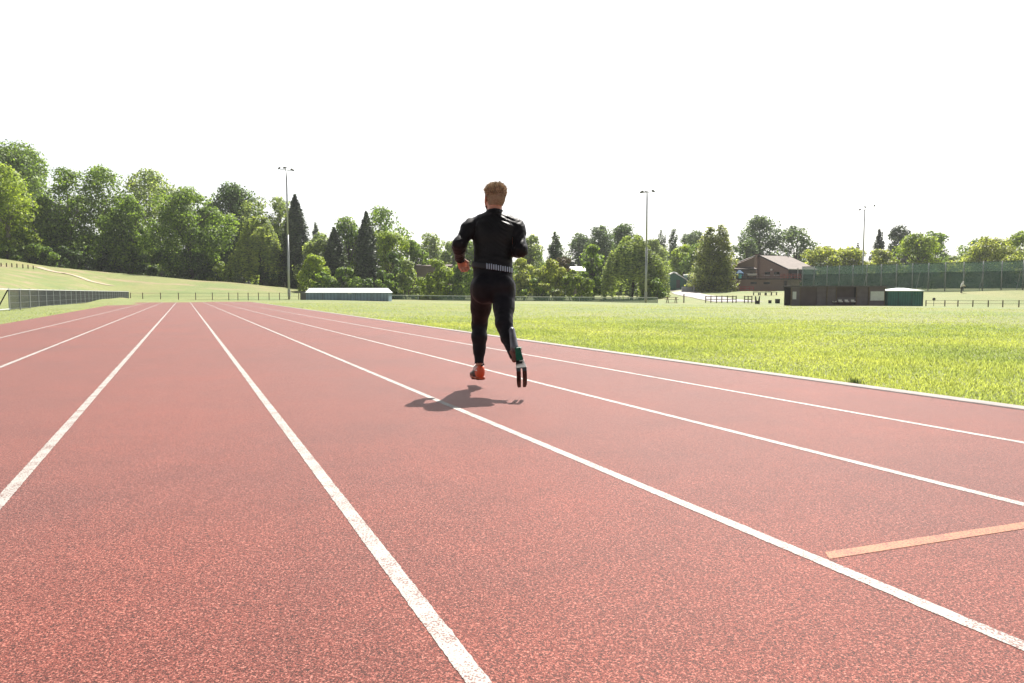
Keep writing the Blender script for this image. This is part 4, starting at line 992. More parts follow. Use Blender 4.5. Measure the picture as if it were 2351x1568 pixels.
p = ground_at(1739.5, 697.5); small('kit_bag', MB().bar((-.20, 0, 0), (-.30, .05, 1.02), .16, .08, 8).bar((.12, 0, 0), (.26, .05, 1.02), .16, .07, 8).box((-.05, 0, .2), (.5, .24, .42)), M['black'], p, 'black V shaped bag standing at the edge of the field below the pavilion', 'bag')
for x, lab in ((1767.5, 'smaller dark box on the grass between the black bag and the dugout'), (1785, 'larger dark box on the grass nearest the dugout')):
    p = ground_at(x, 695.5); s_ = .34 if x < 1770 else .5
    small('equipment_box', MB().box((0, 0, s_ * .45), (s_, s_, s_ * 1.1)).box((0, 0, s_ * 1.03), (s_ * 1.1, s_ * 1.1, .06)), M['black'], p, lab, 'box', bevel=.02)
# ------------------------------------------------------------------ people: implicit surfaces meshed as one skin
class Body:
    """smooth union of tapered, optionally flattened capsules -> one closed mesh, each vertex knowing its nearest limb"""
    def __init__(s): s.p = []
    def rc(s, a, b, ra, rb, reg, k=.02): s.p.append((np.array(a, float), np.array(b, float), None, ra, ra, rb, rb, reg, k)); return s
    def el(s, a, b, u, ra, da, rb, db, reg, k=.03):
        u = np.array(u, float); u /= np.linalg.norm(u); s.p.append((np.array(a, float), np.array(b, float), u, ra, da, rb, db, reg, k)); return s
    @staticmethod
    def dist(pr, X):
        a, b, u, ra, da, rb, db, reg, k = pr
        ab = b - a; L2 = (ab @ ab) + 1e-12
        t = np.clip(((X - a) @ ab) / L2, 0, 1); q = X - a - t[..., None] * ab
        r = ra + (rb - ra) * t
        if u is None: return np.linalg.norm(q, axis=-1) - r
        d_ = da + (db - da) * t; qu = q @ u; rest = np.linalg.norm(q - qu[..., None] * u, axis=-1)
        return (np.sqrt((qu / r) ** 2 + (rest / d_) ** 2) - 1) * np.minimum(r, d_)
    def mesh(s, h):
        lo = np.min([np.minimum(p[0], p[1]) - max(p[3:7]) for p in s.p], 0) - 3 * h; hi = np.max([np.maximum(p[0], p[1]) + max(p[3:7]) for p in s.p], 0) + 3 * h
        n = np.ceil((hi - lo) / h).astype(int) + 1; F = np.full(n, .5, np.float32)
        ax = [lo[i] + h * np.arange(n[i]) for i in range(3)]
        for p in s.p:
            m = max(p[3:7]) + max(.06, p[8] * 2); a = np.minimum(p[0], p[1]) - m; b = np.maximum(p[0], p[1]) + m
            i0 = np.clip(((a - lo) / h).astype(int), 0, n); i1 = np.clip(((b - lo) / h).astype(int) + 2, 0, n)
            sl = tuple(slice(i0[i], i1[i]) for i in range(3))
            X = np.stack(np.meshgrid(*[ax[i][sl[i]] for i in range(3)], indexing='ij'), -1)
            d = s.dist(p, X); f = F[sl]; k = p[8]
            hh = np.clip(.5 + .5 * (f - d) / k, 0, 1); F[sl] = f * (1 - hh) + d * hh - k * hh * (1 - hh)
        return surface_nets(F, lo, h)
    def region(s, V):
        D = np.stack([s.dist(p, V) for p in s.p]); names = [p[7] for p in s.p]
        return np.array(names)[D.argmin(0)]
def surface_nets(F, lo, h):
    S = F < 0; n = np.array(F.shape)
    c = [S[i:n[0] - 1 + i, j:n[1] - 1 + j, k:n[2] - 1 + k] for i in (0, 1) for j in (0, 1) for k in (0, 1)]
    tot = sum(x.astype(np.int8) for x in c); act = (tot > 0) & (tot < 8); idx = np.full(act.shape, -1, np.int64); cells = np.argwhere(act); idx[act] = np.arange(len(cells))
    acc = np.zeros((len(cells), 3)); cnt = np.zeros(len(cells))
    corners = [np.array(q) for q in ((0, 0, 0), (1, 0, 0), (0, 1, 0), (0, 0, 1), (1, 1, 0), (1, 0, 1), (0, 1, 1), (1, 1, 1))]
    def val(o): q = cells + o; return F[q[:, 0], q[:, 1], q[:, 2]]
    for i in range(8):
        for j in range(i + 1, 8):
            if np.abs(corners[i] - corners[j]).sum() != 1: continue
            a, b = val(corners[i]), val(corners[j]); x = (a < 0) != (b < 0); t = np.where(x, a / np.where(a == b, 1, a - b), 0)
            acc += np.where(x[:, None], corners[i] + t[:, None] * (corners[j] - corners[i]), 0); cnt += x
    V = (cells + acc / cnt[:, None]) * h + lo; Q = []
    for ax in range(3):
        u, v = [(1, 2), (2, 0), (0, 1)][ax]; sl0 = [slice(None)] * 3; sl1 = [slice(None)] * 3; sl0[ax] = slice(0, -1); sl1[ax] = slice(1, None)
        ch = S[tuple(sl0)] != S[tuple(sl1)]; e = np.argwhere(ch); e = e[(e[:, u] > 0) & (e[:, v] > 0) & (e[:, u] < n[u] - 1) & (e[:, v] < n[v] - 1)]
        du = np.zeros(3, int); du[u] = 1; dv = np.zeros(3, int); dv[v] = 1
        g = lambda q: idx[q[:, 0], q[:, 1], q[:, 2]]
        quad = np.stack([g(e - du - dv), g(e - dv), g(e), g(e - du)], 1); flip = ~S[tuple(e.T)]; quad[flip] = quad[flip][:, ::-1]; Q.append(quad)
    return V, np.concatenate(Q)
def vnormals(V, Q):
    nn = np.cross(V[Q[:, 2]] - V[Q[:, 0]], V[Q[:, 3]] - V[Q[:, 1]]); N_ = np.zeros_like(V)
    for k in range(4): np.add.at(N_, Q[:, k], nn)
    return N_ / (np.linalg.norm(N_, axis=1, keepdims=True) + 1e-12)
def relax(V, Q, it=2):
    for _ in range(it):
        A = np.zeros_like(V); c = np.zeros(len(V))
        for k in range(4):
            for m in (1, 3): np.add.at(A, Q[:, k], V[Q[:, (k + m) % 4]]); np.add.at(c, Q[:, k], 1)
        V = V * .5 + .5 * A / np.maximum(c, 1)[:, None]
    return V
def cut(V, Q, keep):                             # the faces whose corners are all kept, renumbered
    m = keep[Q].all(1); q = Q[m]; ids, inv = np.unique(q, return_inverse=True); return ids, inv.reshape(q.shape)
def cloth(name, V, Q, keep, nrm, off, mat, parent, base, disp=None, hem=.004):
    ids, q = cut(V, Q, keep); d = off if disp is None else off + disp[ids]
    W = V[ids] + nrm[ids] * np.reshape(d, (-1, 1)); me = np_mesh(name, W - base, q, True)
    o = link(name, me, mat, parent); m = o.modifiers.new('thick', 'SOLIDIFY'); m.thickness = hem; m.offset = -1
    return o

def mat_skin():
    m, t, b = newmat('skin'); r = ramp(t, [(.3, (.46, .20, .14)), (.7, (.60, .30, .21))]); t.links.new(noise(t, objc(t), 22, 4), r.inputs[0])
    t.links.new(r.outputs[0], b.inputs['Base Color']); b.inputs['Roughness'].default_value = .5; b.inputs['Subsurface Weight'].default_value = .08
    b.inputs['Subsurface Radius'].default_value = (.02, .008, .005); return m
def mat_fabric(name, c, rough, sheen, weave=900, spec=.5):
    m, t, b = newmat(name); co = objc(t); r = ramp(t, [(.3, tuple(x * .7 for x in c)), (.7, tuple(x * 1.35 for x in c))]); t.links.new(noise(t, co, 9, 4), r.inputs[0])
    t.links.new(r.outputs[0], b.inputs['Base Color']); b.inputs['Roughness'].default_value = rough; b.inputs['Specular IOR Level'].default_value = spec
    b.inputs['Sheen Weight'].default_value = sheen; b.inputs['Sheen Roughness'].default_value = .35; b.inputs['Sheen Tint'].default_value = (.8, .86, 1, 1)
    bp = N(t, 'ShaderNodeBump'); bp.inputs['Strength'].default_value = .35; bp.inputs['Distance'].default_value = .004
    t.links.new(noise(t, co, 38, 4, .6), bp.inputs['Height']); t.links.new(bp.outputs[0], b.inputs['Normal']); return m
def mat_hair():
    m, t, b = newmat('hair'); g = t.nodes.new('ShaderNodeNewGeometry'); r = ramp(t, [(0, (.20, .15, .11)), (.5, (.46, .36, .25)), (1, (.85, .72, .55))])
    t.links.new(g.outputs['Random Per Island'], r.inputs[0]); t.links.new(r.outputs[0], b.inputs['Base Color']); b.inputs['Roughness'].default_value = .42; return m
SKIN = mat_skin()
A_ = lambda x, y, Y: np.array(P(x, y, Y))
B = Body(); RX = (1, 0, 0)
hipc = A_(1132, 652, 5.80)
# trunk
B.el(A_(1118, 664, 5.78), A_(1146, 664, 5.78), (0, 1, 0), .125, .110, .125, .110, 'pelvis')
B.el(A_(1110, 658, 5.72), A_(1110, 672, 5.73), RX, .088, .085, .085, .08, 'pelvis'); B.el(A_(1154, 657, 5.71), A_(1154, 671, 5.72), RX, .088, .085, .085, .08, 'pelvis')
B.el(A_(1132, 655, 5.79), A_(1131, 612, 5.83), RX, .165, .120, .148, .105, 'waist')
B.el(A_(1131, 612, 5.83), A_(1135, 548, 5.90), RX, .148, .105, .166, .120, 'chest')
B.el(A_(1135, 548, 5.90), A_(1136, 518, 5.94), RX, .166, .120, .170, .108, 'chest')
B.el(A_(1104, 515, 5.94), A_(1169, 516, 5.94), (0, 1, 0), .085, .062, .085, .062, 'chest')
B.rc(A_(1136, 494, 5.96), A_(1096, 513, 5.95), .055, .045, 'chest'); B.rc(A_(1136, 494, 5.96), A_(1177, 514, 5.95), .055, .045, 'chest')
B.rc(A_(1136, 506, 5.96), A_(1136, 490, 5.985), .070, .064, 'collar')
B.rc(A_(1136, 490, 5.985), A_(1136, 470, 6.0), .062, .060, 'neck')
# scapula ridges
B.el(A_(1112, 520, 5.84), A_(1118, 545, 5.82), RX, .05, .035, .04, .03, 'chest', .04); B.el(A_(1160, 522, 5.84), A_(1154, 548, 5.82), RX, .05, .035, .04, .03, 'chest', .04)
# head: skull, face turned slightly to the left, jaw, nose, ears
fw = np.array([-.42, .90, -.05]); fw /= np.linalg.norm(fw); sdv = np.cross(fw, (0, 0, 1)); sdv /= np.linalg.norm(sdv); upv = np.array([0, 0, 1.0])
hc = A_(1135, 459.5, 6.02)
B.el(hc - fw * .035 + upv * .02, hc + fw * .035 + upv * .018, sdv, .073, .090, .068, .083, 'head', .02)
B.el(hc + fw * .045 - upv * .035, hc + fw * .055 - upv * .085, sdv, .062, .045, .042, .032, 'head', .03)
B.rc(hc + fw * .095 - upv * .012, hc + fw * .125 - upv * .042, .011, .015, 'nose', .012)
B.rc(hc + fw * .085 + upv * .012 + sdv * .03, hc + fw * .085 + upv * .012 - sdv * .03, .014, .014, 'brow', .015)
for sg in (-1, 1):
    B.rc(hc + fw * .088 - upv * .008 + sdv * .032 * sg, hc + fw * .09 - upv * .008 + sdv * .034 * sg, .011, .011, 'eye', .006)
    e0 = hc + sdv * .082 * sg - upv * .005; B.el(e0 + upv * .018 - fw * .004, e0 - upv * .022 + fw * .004, sdv, .009, .016, .008, .010, 'ear', .006)
B.rc(hc + fw * .098 - upv * .07 + sdv * .02, hc + fw * .098 - upv * .07 - sdv * .02, .008, .008, 'mouth', .008)
# arms
def arm(S, E, W_, rs, re, rw, tag_):
    S, E, W_ = map(lambda q: np.array(q, float), (S, E, W_))
    B.rc(S, S + (E - S) * .22, .060 * rs, .059 * rs, tag_, .035); B.rc(S + (E - S) * .2, E, .057 * rs, re, tag_, .04); m_ = E + (W_ - E) * .28; B.rc(E, m_, re, .044, tag_, .04); B.rc(m_, W_, .044, rw, tag_, .03)
SL, EL, WL = A_(1082, 518, 5.93), A_(1054, 561, 5.80), A_(1056, 594, 5.98)
SR, ER, WR = A_(1187, 519, 5.93), A_(1196, 575, 5.79), A_(1174, 577, 6.00)
arm(SL, EL, WL, .91, .041, .034, 'sleeve'); arm(SR, ER, WR, .91, .042, .032, 'sleeve')
def hand(Wp, fwd, thumb, curl):
    fwd = fwd / np.linalg.norm(fwd); th = thumb - fwd * (thumb @ fwd); th /= np.linalg.norm(th); pn = np.cross(fwd, th); pn *= 1 if pn @ curl > 0 else -1
    B.rc(Wp - fwd * .01, Wp + fwd * .025, .030, .028, 'hand', .012)
    for i, o_ in enumerate((.031, .010, -.011, -.030)):               # four metacarpals
        B.rc(Wp + fwd * .018 + th * o_ * .7, Wp + fwd * (.086 - .004 * abs(i - 1)) + th * o_, .015, .0125, 'hand', .012)
        L = (.042, .047, .044, .034)[i]; k0 = Wp + fwd * (.088 - .004 * abs(i - 1)) + th * o_
        k1 = k0 + (fwd * .55 + pn * .83) * L; k2 = k1 + (-fwd * .75 + pn * .55) * L * .62; k3 = k2 + (-fwd * .8 - pn * .5) * L * .5
        B.rc(k0, k1, .0112, .0100, 'hand', .004); B.rc(k1, k2, .0100, .0092, 'hand', .004); B.rc(k2, k3, .0092, .0085, 'hand', .004)
    t0 = Wp + fwd * .022 + th * .026 + pn * .008; t1 = t0 + (fwd * .62 + th * .45 + pn * .45) * .045; t2 = t1 + (fwd * .55 - th * .35 + pn * .75) * .032
    B.rc(t0, t1, .0140, .0115, 'hand', .006); B.rc(t1, t2, .0115, .0095, 'hand', .004)
hand(WL, np.array([.30, .55, -.80]), np.array([.9, .35, .2]), np.array([.8, .2, -.1]))
hand(WR, WR - ER, np.array([.1, -.1, 1.0]), np.array([-1.0, .2, 0]))
# legs
HL, KL, AL = A_(1108, 664, 5.80), A_(1101, 742, 6.05), A_(1100, 838, 5.955)
HR, KR, TR = A_(1156, 664, 5.79), A_(1157, 742, 5.55), A_(1179, 818, 5.40)
B.el(HL, HL + (KL - HL) * .55, RX, .096, .098, .080, .082, 'leg'); B.rc(HL + (KL - HL) * .5, KL, .081, .059, 'leg'); B.rc(KL, KL + np.array([0, -.01, -.02]), .060, .059, 'leg')
cb_ = KL + (AL - KL) * .33 + np.array([0, -.022, 0]); B.rc(KL, cb_, .056, .060, 'leg'); B.rc(cb_, KL + (AL - KL) * .68, .060, .043, 'leg'); B.rc(KL + (AL - KL) * .6, AL, .045, .029, 'leg')
B.rc(AL, AL + np.array([-.02, .06, -.05]), .031, .030, 'foot'); B.rc(AL + np.array([.005, -.03, -.06]), AL + np.array([-.045, .15, -.085]), .030, .024, 'foot')
B.el(HR, HR + (KR - HR) * .55, RX, .096, .098, .080, .080, 'leg'); B.rc(HR + (KR - HR) * .5, KR, .079, .062, 'leg'); B.rc(KR, KR + (TR - KR) * .45, .063, .050, 'leg'); B.rc(KR + (TR - KR) * .45, TR, .050, .026, 'leg')
V, Q = B.mesh(.0058); V = relax(V, Q, 2); NRM = vnormals(V, Q); REG = B.region(V)
gp = np.array([hipc[0], hipc[1], 0.0])
runner = empty('person', Vector(gp), 'running man seen from behind in tight black sportswear with one carbon running blade', 'person')
bare = np.isin(REG, ['head', 'neck', 'hand', 'ear', 'nose', 'brow', 'eye', 'mouth'])
body = link('body', np_mesh('body', V - NRM * np.where(bare, 0, .007)[:, None] - gp, Q, True), SKIN, runner)
def inreg(*r): return np.isin(REG, r)
# wrinkles: diagonal folds over the upper back, gathering under the arms and at the waist
sx, sz = V[:, 0] - gp[0], V[:, 2]
back = np.clip((5.93 - V[:, 1]) / .06, 0, 1); dg = sx * .55 + sz
mask = np.exp(-((sx - .09) / .10) ** 2 - ((sz - 1.40) / .16) ** 2) * back
wr = mask * .0030 * np.sin(dg * 2 * np.pi / .036 + 2.5 * np.sin(sx * 17)) + .0016 * back * np.sin(sz * 2 * np.pi / .05 + 5 * np.sin(sx * 9)) * np.exp(-((sz - 1.06) / .07) ** 2)
elb = np.minimum(np.linalg.norm(V - EL, axis=1), np.linalg.norm(V - ER, axis=1))
def folds(sd_, wl_, n_=7):
    g = np.random.default_rng(sd_); f = 0
    for _ in range(n_):
        d_ = g.normal(size=3); d_ /= np.linalg.norm(d_); f = f + np.sin(V @ d_ * 2 * np.pi / (wl_ * g.uniform(.7, 1.6)) + g.uniform(0, 6) + 1.5 * np.sin(V @ g.normal(size=3) * 22))
    return np.abs(f / n_ ** .5) - .5
fd = folds(4, .06)
wr += .0034 * fd * np.where(inreg('sleeve'), 1, .45)
kn = np.minimum(np.linalg.norm(V - KL, axis=1), np.linalg.norm(V - KR, axis=1)); wl = .0026 * folds(8, .07) * (.35 + np.exp(-(kn / .10) ** 2))
zwaist = A_(1132, 612, 5.7)[2]; zcol = A_(1136, 484, 5.93)[2]
cuffL = WL + (EL - WL) * .08
sdist = np.minimum(np.linalg.norm(V - SL, axis=1), np.linalg.norm(V - SR, axis=1))
shirt_keep = (inreg('chest', 'collar') | (inreg('sleeve') & (sdist < .155)) | (inreg('waist') & (V[:, 2] > zwaist - .01)) | (inreg('neck') & (V[:, 2] < zcol)))
cloth('shirt', V, Q, shirt_keep, NRM, .0075, mat_fabric('black_compression_shirt', (.0070, .0070, .0085), .55, .05, spec=.25), runner, gp, wr, .005)
zb = A_(1132, 618, 5.7)[2]
cloth('leggings', V, Q, inreg('leg', 'pelvis') | (inreg('waist') & (V[:, 2] < zb + .02)), NRM, .0060, mat_fabric('black_leggings', (.0085, .0085, .0120), .62, .03, spec=.18), runner, gp, wl, .004)
slm = mat_fabric('shirt_sleeve', (.0090, .0090, .0110), .58, .14, spec=.18)
for sg in (-1, 1):
    cloth('sleeve', V, Q, inreg('sleeve', 'chest') & ((V[:, 0] - gp[0]) * sg > .02) & (inreg('sleeve') | (sdist < .125)), NRM, .0085, slm, runner, gp, wr, .004)
# waistband with pale blue vertical strokes
def mat_band():
    m, t, b = newmat('printed_waistband'); co = objc(t); s = t.nodes.new('ShaderNodeSeparateXYZ'); t.links.new(co, s.inputs[0])
    wv = N(t, 'ShaderNodeTexWave', wave_type='BANDS', bands_direction='X'); wv.inputs['Scale'].default_value = .314 / .0185; wv.inputs['Distortion'].default_value = .4
    t.links.new(co, wv.inputs['Vector']); g1 = N(t, 'ShaderNodeMath', operation='GREATER_THAN'); g1.inputs[1].default_value = .52; t.links.new(wv.outputs[0], g1.inputs[0])
    x0 = N(t, 'ShaderNodeMath', operation='GREATER_THAN'); x0.inputs[1].default_value = -.055; t.links.new(s.outputs[0], x0.inputs[0])
    yb_ = N(t, 'ShaderNodeMath', operation='LESS_THAN'); yb_.inputs[1].default_value = .06; t.links.new(s.outputs[1], yb_.inputs[0])
    m1 = N(t, 'ShaderNodeMath', operation='MULTIPLY'); t.links.new(g1.outputs[0], m1.inputs[0]); t.links.new(x0.outputs[0], m1.inputs[1])
    m2 = N(t, 'ShaderNodeMath', operation='MULTIPLY'); t.links.new(m1.outputs[0], m2.inputs[0]); t.links.new(yb_.outputs[0], m2.inputs[1])
    t.links.new(mixc(t, (.010, .012, .018), (.36, .45, .56), m2.outputs[0]), b.inputs['Base Color']); b.inputs['Roughness'].default_value = .6; return m
zc_ = V[:, 2] + (V[:, 0] - gp[0]) * .16
band = (zc_ < A_(1132, 606.5, 5.7)[2]) & (zc_ > A_(1132, 620.5, 5.7)[2]) & inreg('waist', 'chest', 'pelvis')
cloth('waistband', V, Q, band, NRM, .0145, mat_band(), runner, gp, None, .006)
# hair: skull cap plus many short locks
hl = (V - hc) @ upv; hf = (V - hc) @ fw; hsd = np.abs((V - hc) @ sdv)
hk = inreg('head', 'ear', 'neck', 'brow') & (((hl > -.052) & (hf < -.030)) | ((hl > -.012) & (hf < .022)) | (hl > .062 + .1 * np.clip(hf, 0, 1))) & ~inreg('ear')
hm = mat_hair(); cap = plain('cropped_hair', (.32, .235, .165), .6, .35, 60, bump=.5)
top = np.clip((hl - .03) / .05, 0, 1)
hair = cloth('hair', V, Q, hk, NRM, .004, cap, runner, gp, .006 * top + .002 * np.sin(V[:, 0] * 300) * np.sin(V[:, 2] * 260) * top, .004)
rg = np.random.default_rng(9); ids = np.where(hk)[0]; pick = rg.choice(ids, 3600); tpk = np.clip((hl[pick] - .02) / .06, 0, 1)
ln = .005 + .034 * tpk * rg.uniform(.5, 1.2, len(pick)); dirv = NRM[pick] + np.array([.05, -.1, .45]) * tpk[:, None] + rg.normal(size=(len(pick), 3)) * .35 - upv * (.5 * (1 - tpk))[:, None]
dirv /= np.linalg.norm(dirv, axis=1, keepdims=True); sdx = np.cross(dirv, rg.normal(size=dirv.shape)); sdx /= np.linalg.norm(sdx, axis=1, keepdims=True)
p0 = V[pick] + NRM[pick] * (.003 + .010 * tpk)[:, None]; wdt = (.0022 + .0030 * tpk)[:, None]
LK = np.stack([p0 - sdx * wdt, p0 + sdx * wdt, p0 + dirv * ln[:, None]], 1).reshape(-1, 3) - gp
link('hair_locks', np_mesh('hair_locks', LK, np.arange(len(LK)).reshape(-1, 3)), hm, hair)
bk = inreg('head', 'mouth') & (hl < -.045) & (hf > .0)
cloth('beard', V, Q, bk, NRM, .003, plain('beard_hair', (.07, .035, .02), .7, .4, 60), runner, gp, None, .003)
for sg in (-1, 1):
    ec = hc + fw * .099 - upv * .008 + sdv * .033 * sg - gp; MB().bar(ec - fw * .004, ec + fw * .002, .006, .003, 10).build('eye', M['glass'], runner)
# sock and running shoe
kf = inreg('foot', 'leg') & (V[:, 2] < AL[2] - .006) & (V[:, 0] < A_(1130, 838, 5.9)[0]) & (V[:, 2] > AL[2] - .05)
cloth('sock', V, Q, kf, NRM, .009, M['whitecloth'], runner, gp, None, .004)
he = AL + np.array([.012, -.030, -.078]); toe = he + np.array([-.075, .235, -.012])
SB = Body(); fv = (toe - he) / np.linalg.norm(toe - he); lat = np.cross(fv, (0, 0, 1)); lat /= np.linalg.norm(lat)
SB.el(he + upv * .012, he + fv * .10 + upv * .008, lat, .036, .046, .040, .044, 'up', .02); SB.el(he + fv * .10 + upv * .004, toe - fv * .03 - upv * .006, lat, .046, .040, .040, .026, 'up', .02)
SB.el(he + upv * .045 - fv * .004, he + fv * .06 + upv * .045, lat, .032, .040, .036, .036, 'up', .02)
v1, q1 = SB.mesh(.0055); v1 = relax(v1, q1, 2)
def mat_shoe():
    m, t, b = newmat('shoe_upper'); a = t.nodes.new('ShaderNodeAttribute'); a.attribute_name = 'along'; r = ramp(t, [(.0, (.62, .085, .022)), (.27, (.58, .08, .02)), (.33, (.02, .02, .022)), (1, (.02, .02, .022))])
    t.links.new(a.outputs['Fac'], r.inputs[0]); t.links.new(r.outputs[0], b.inputs['Base Color']); b.inputs['Roughness'].default_value = .5; return m
me = np_mesh('shoe', v1 - gp, q1, True); at = me.attributes.new('along', 'FLOAT', 'POINT'); al = ((v1 - he) @ fv) / .27 + .10 - ((v1 - he) @ lat) * 1.6; at.data.foreach_set('value', al.astype(np.float32))
shoe = link('shoe', me, mat_shoe(), runner); shoe['label'] = 'orange heeled running shoe with dark toe'
SB = Body(); SB.el(he - upv * .030 - fv * .01, he + fv * .10 - upv * .030, lat, .044, .014, .042, .013, 's', .01); SB.el(he + fv * .10 - upv * .030, toe - fv * .02 - upv * .026, lat, .046, .013, .040, .011, 's', .01)
v2, q2 = SB.mesh(.005); link('sole', np_mesh('sole', relax(v2, q2, 1) - gp, q2, True), plain('shoe_sole', (.42, .10, .045), .6, .35, 30), shoe)
SB = Body(); SB.el(he - upv * .043 - fv * .005, he + fv * .10 - upv * .042, lat, .040, .006, .040, .006, 's', .01); SB.el(he + fv * .10 - upv * .042, toe - fv * .03 - upv * .036, lat, .043, .006, .036, .006, 's', .01)
v2, q2 = SB.mesh(.004); link('outsole', np_mesh('outsole', v2 - gp, q2, True), plain('outsole', (.05, .03, .03), .7, .3, 30), shoe)
mb = MB()                                              # heel tab loop
mb.bar(Vector(he + upv * .075 - fv * .036 - gp), Vector(he + upv * .092 - fv * .05 - gp + lat * .02), .008, .006, 8); mb.build('heel_tab', M['black'], shoe)
# prosthetic leg: socket cup, clamp, C shaped blade with a split sole
PL = A_(1171, 770, 5.50); PB = A_(1183, 812, 5.355)
carb = plain('carbon_fibre', (.014, .009, .009), .30, .4, 60, spec=.6)
SB = Body(); SB.el(A_(1175.5, 762, 5.455), A_(1181, 798, 5.375), RX, .026, .040, .032, .036, 's', .01); v2, q2 = SB.mesh(.0055)
sk = link('prosthetic_socket', np_mesh('prosthetic_socket', relax(v2, q2, 1) - gp, q2, True), plain('silver_socket', (.14, .145, .165), .35, .35, 25, .3), runner)
SB = Body(); SB.rc(A_(1178, 808, 5.40), A_(1181, 826, 5.385), .030, .022, 's', .01); v2, q2 = SB.mesh(.005)
link('socket_end', np_mesh('socket_end', v2 - gp, q2, True), plain('socket_end', (.16, .07, .055), .5, .3, 25), sk)
def ribbon(name, pts, mat, thick, splits, parent):
    """a springy strip: pts are (x, y, Y, width px); splits gives the gap in px (0 = solid)"""
    mb = MB(); C_ = [A_(x, y, Yd) - gp for x, y, Yd, w_ in pts]
    def row(i, a, b):
        tan = C_[min(i + 1, len(C_) - 1)] - C_[max(i - 1, 0)]; tan /= np.linalg.norm(tan); sd_ = np.array([1.0, 0, .08]); sd_ -= tan * (sd_ @ tan); sd_ /= np.linalg.norm(sd_); nn = np.cross(sd_, tan)
        m_ = pts[i][2] / FPX; return [C_[i] + sd_ * a * m_ + nn * thick / 2, C_[i] + sd_ * b * m_ + nn * thick / 2, C_[i] + sd_ * b * m_ - nn * thick / 2, C_[i] + sd_ * a * m_ - nn * thick / 2]
    def strip(i0, i1, fa_, fb_):
        rows_ = [row(i, fa_(i), fb_(i)) for i in range(i0, i1 + 1)]; n0 = len(mb.v)
        for r in rows_: mb.v += [tuple(p) for p in r]
        for j in range(len(rows_) - 1):
            for e in range(4): a = n0 + j * 4 + e; b = n0 + j * 4 + (e + 1) % 4; mb.f.append((a, b, b + 4, a + 4))
        mb.f.append((n0 + 3, n0 + 2, n0 + 1, n0)); e = n0 + (len(rows_) - 1) * 4; mb.f.append((e, e + 1, e + 2, e + 3))
    k = next(i for i, s in enumerate(splits) if s > 0)
    strip(0, k, lambda i: -pts[i][3] / 2, lambda i: pts[i][3] / 2)
    strip(k, len(pts) - 1, lambda i: -pts[i][3] / 2, lambda i: -splits[i] / 2); strip(k, len(pts) - 1, lambda i: splits[i] / 2, lambda i: pts[i][3] / 2)
    return mb.build(name, mat, parent, bevel=.002)
bp_ = [(1189, 797, 5.345, 13), (1190.5, 812, 5.33, 15), (1193, 826, 5.30, 18), (1195, 836, 5.255, 21), (1196.2, 840.5, 5.215, 23.5), (1197, 845, 5.190, 24), (1197.6, 852, 5.185, 24), (1198, 862, 5.20, 24), (1198.2, 874, 5.235, 24), (1198.2, 882, 5.27, 23), (1198.2, 888, 5.305, 19)]
blade = ribbon('prosthetic_blade', bp_, carb, .011, [0, 0, 0, 0, 0, 3.2, 3.6, 3.8, 4, 4.2, 4.4], runner)
ribbon('blade_clamp', [(1188, 799, 5.325, 12), (1190.5, 811, 5.308, 14), (1193.5, 826.5, 5.275, 15), (1193.6, 827, 5.274, 15)], plain('green_blade_clamp', (.012, .11, .06), .4, .25, 30), .012, [0, 0, 1, 1], blade)
a, b = A_(1186.5, 801.5, 5.33) - gp, A_(1197, 800, 5.335) - gp
MB().bar(Vector(a), Vector(b), .012, .012, 10).build('clamp_bolt', plain('pale_mint_metal', (.55, .70, .62), .3, .1, 10), blade)

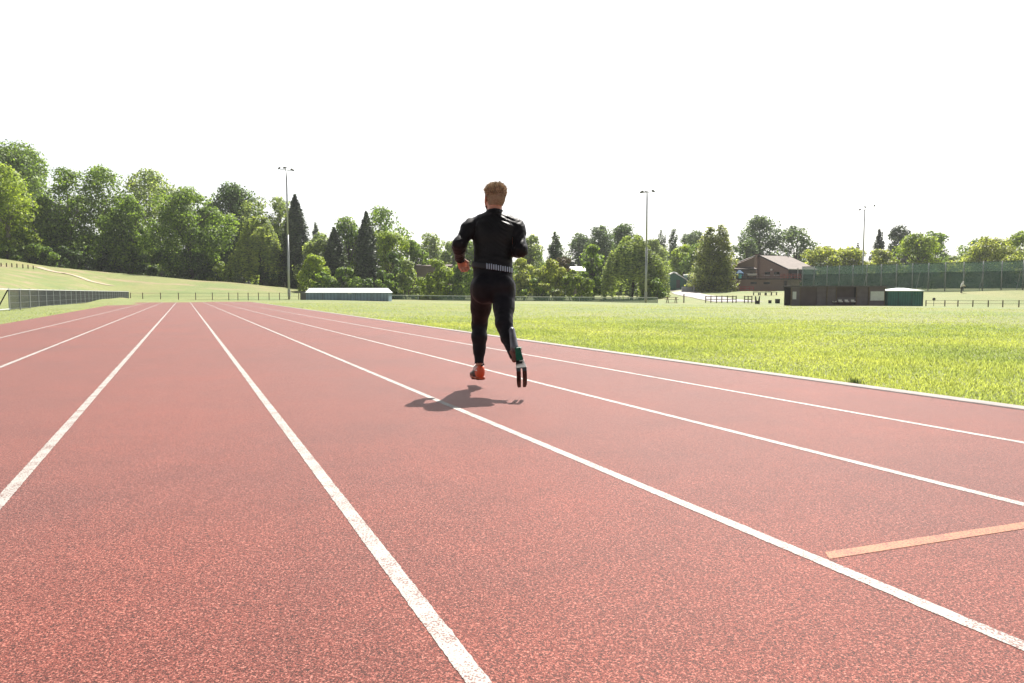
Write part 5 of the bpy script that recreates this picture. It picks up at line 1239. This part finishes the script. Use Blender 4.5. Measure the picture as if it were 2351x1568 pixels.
# ------------------------------------------------------------------ far person in a white hooded top
Yp = 108; f0 = P(2207, 665.5, Yp); f0.z = terrain(f0.x, f0.y) - .02
person2 = empty('person', f0, 'distant person in a white hooded top and dark trousers bent forward by the green windbreak', 'person')
B2 = Body()
B2.el((0, 0, .92), (.10, .02, 1.18), (0, 1, 0), .15, .13, .17, .13, 'top'); B2.el((.10, .02, 1.18), (.17, .02, 1.42), (0, 1, 0), .20, .14, .19, .12, 'top')
B2.rc((.20, .02, 1.48), (.24, .02, 1.56), .06, .06, 'hood'); B2.el((.26, .02, 1.62), (.28, .02, 1.68), (0, 1, 0), .095, .11, .09, .10, 'hood'); B2.el((.33, .02, 1.60), (.34, .02, 1.66), (0, 1, 0), .065, .06, .06, .06, 'face', .02)
for s_ in (-1, 1):
    B2.rc((.16, .19 * s_, 1.40), (.26, .24 * s_, 1.14), .065, .052, 'top'); B2.rc((.26, .24 * s_, 1.14), (.48, .12 * s_, 1.06), .05, .036, 'top')
    h0 = np.array([.50, .11 * s_, 1.05]); B2.rc(h0, h0 + np.array([.07, 0, -.02]), .032, .028, 'hand', .01)
    for i in range(4): B2.rc(h0 + np.array([.07, (i - 1.5) * .019, -.02]), h0 + np.array([.135 - .01 * abs(i - 1), (i - 1.5) * .021, -.055]), .010, .008, 'hand', .004)
    B2.rc(h0 + np.array([.02, -.03 * s_, 0]), h0 + np.array([.075, -.05 * s_, -.02]), .012, .009, 'hand', .004)
    B2.rc((0, .09 * s_, .90), (.05 * s_ + .05, .11 * s_, .48), .095, .066, 'legs'); B2.rc((.05 * s_ + .05, .11 * s_, .48), (.04 * s_ - .03, .12 * s_, .10), .066, .045, 'legs'); B2.rc((.04 * s_ - .05, .12 * s_, .05), (.04 * s_ + .13, .13 * s_, .04), .045, .035, 'shoes')
v, q = B2.mesh(.016); v = relax(v, q, 1); nv = vnormals(v, q); rgn = B2.region(v); zero = np.zeros(3)
link('body', np_mesh('body', v, q, True), SKIN, person2)
cloth('hooded_top', v, q, np.isin(rgn, ['top', 'hood']), nv, .012, M['whitecloth'], person2, zero, None, .008)
cloth('trousers', v, q, np.isin(rgn, ['legs']), nv, .012, M['black'], person2, zero, None, .008)
cloth('shoe', v, q, np.isin(rgn, ['shoes']), nv, .010, M['darksteel'], person2, zero, None, .006)

# ------------------------------------------------------------------ thin summer haze
hz = MB().box((0, 140, 22), (900, 420, 52)); ho = hz.build('haze', None); tag(ho, 'thin bright summer haze over the whole field', 'haze', kind='stuff')
hm_ = bpy.data.materials.new('haze'); hm_.use_nodes = True; ht = hm_.node_tree; ht.nodes.clear()
pv = ht.nodes.new('ShaderNodeVolumePrincipled'); pv.inputs['Color'].default_value = (.93, .96, 1, 1); pv.inputs['Density'].default_value = HAZE; pv.inputs['Anisotropy'].default_value = .3
oo_ = ht.nodes.new('ShaderNodeOutputMaterial'); ht.links.new(pv.outputs[0], oo_.inputs['Volume']); ho.data.materials.append(hm_)
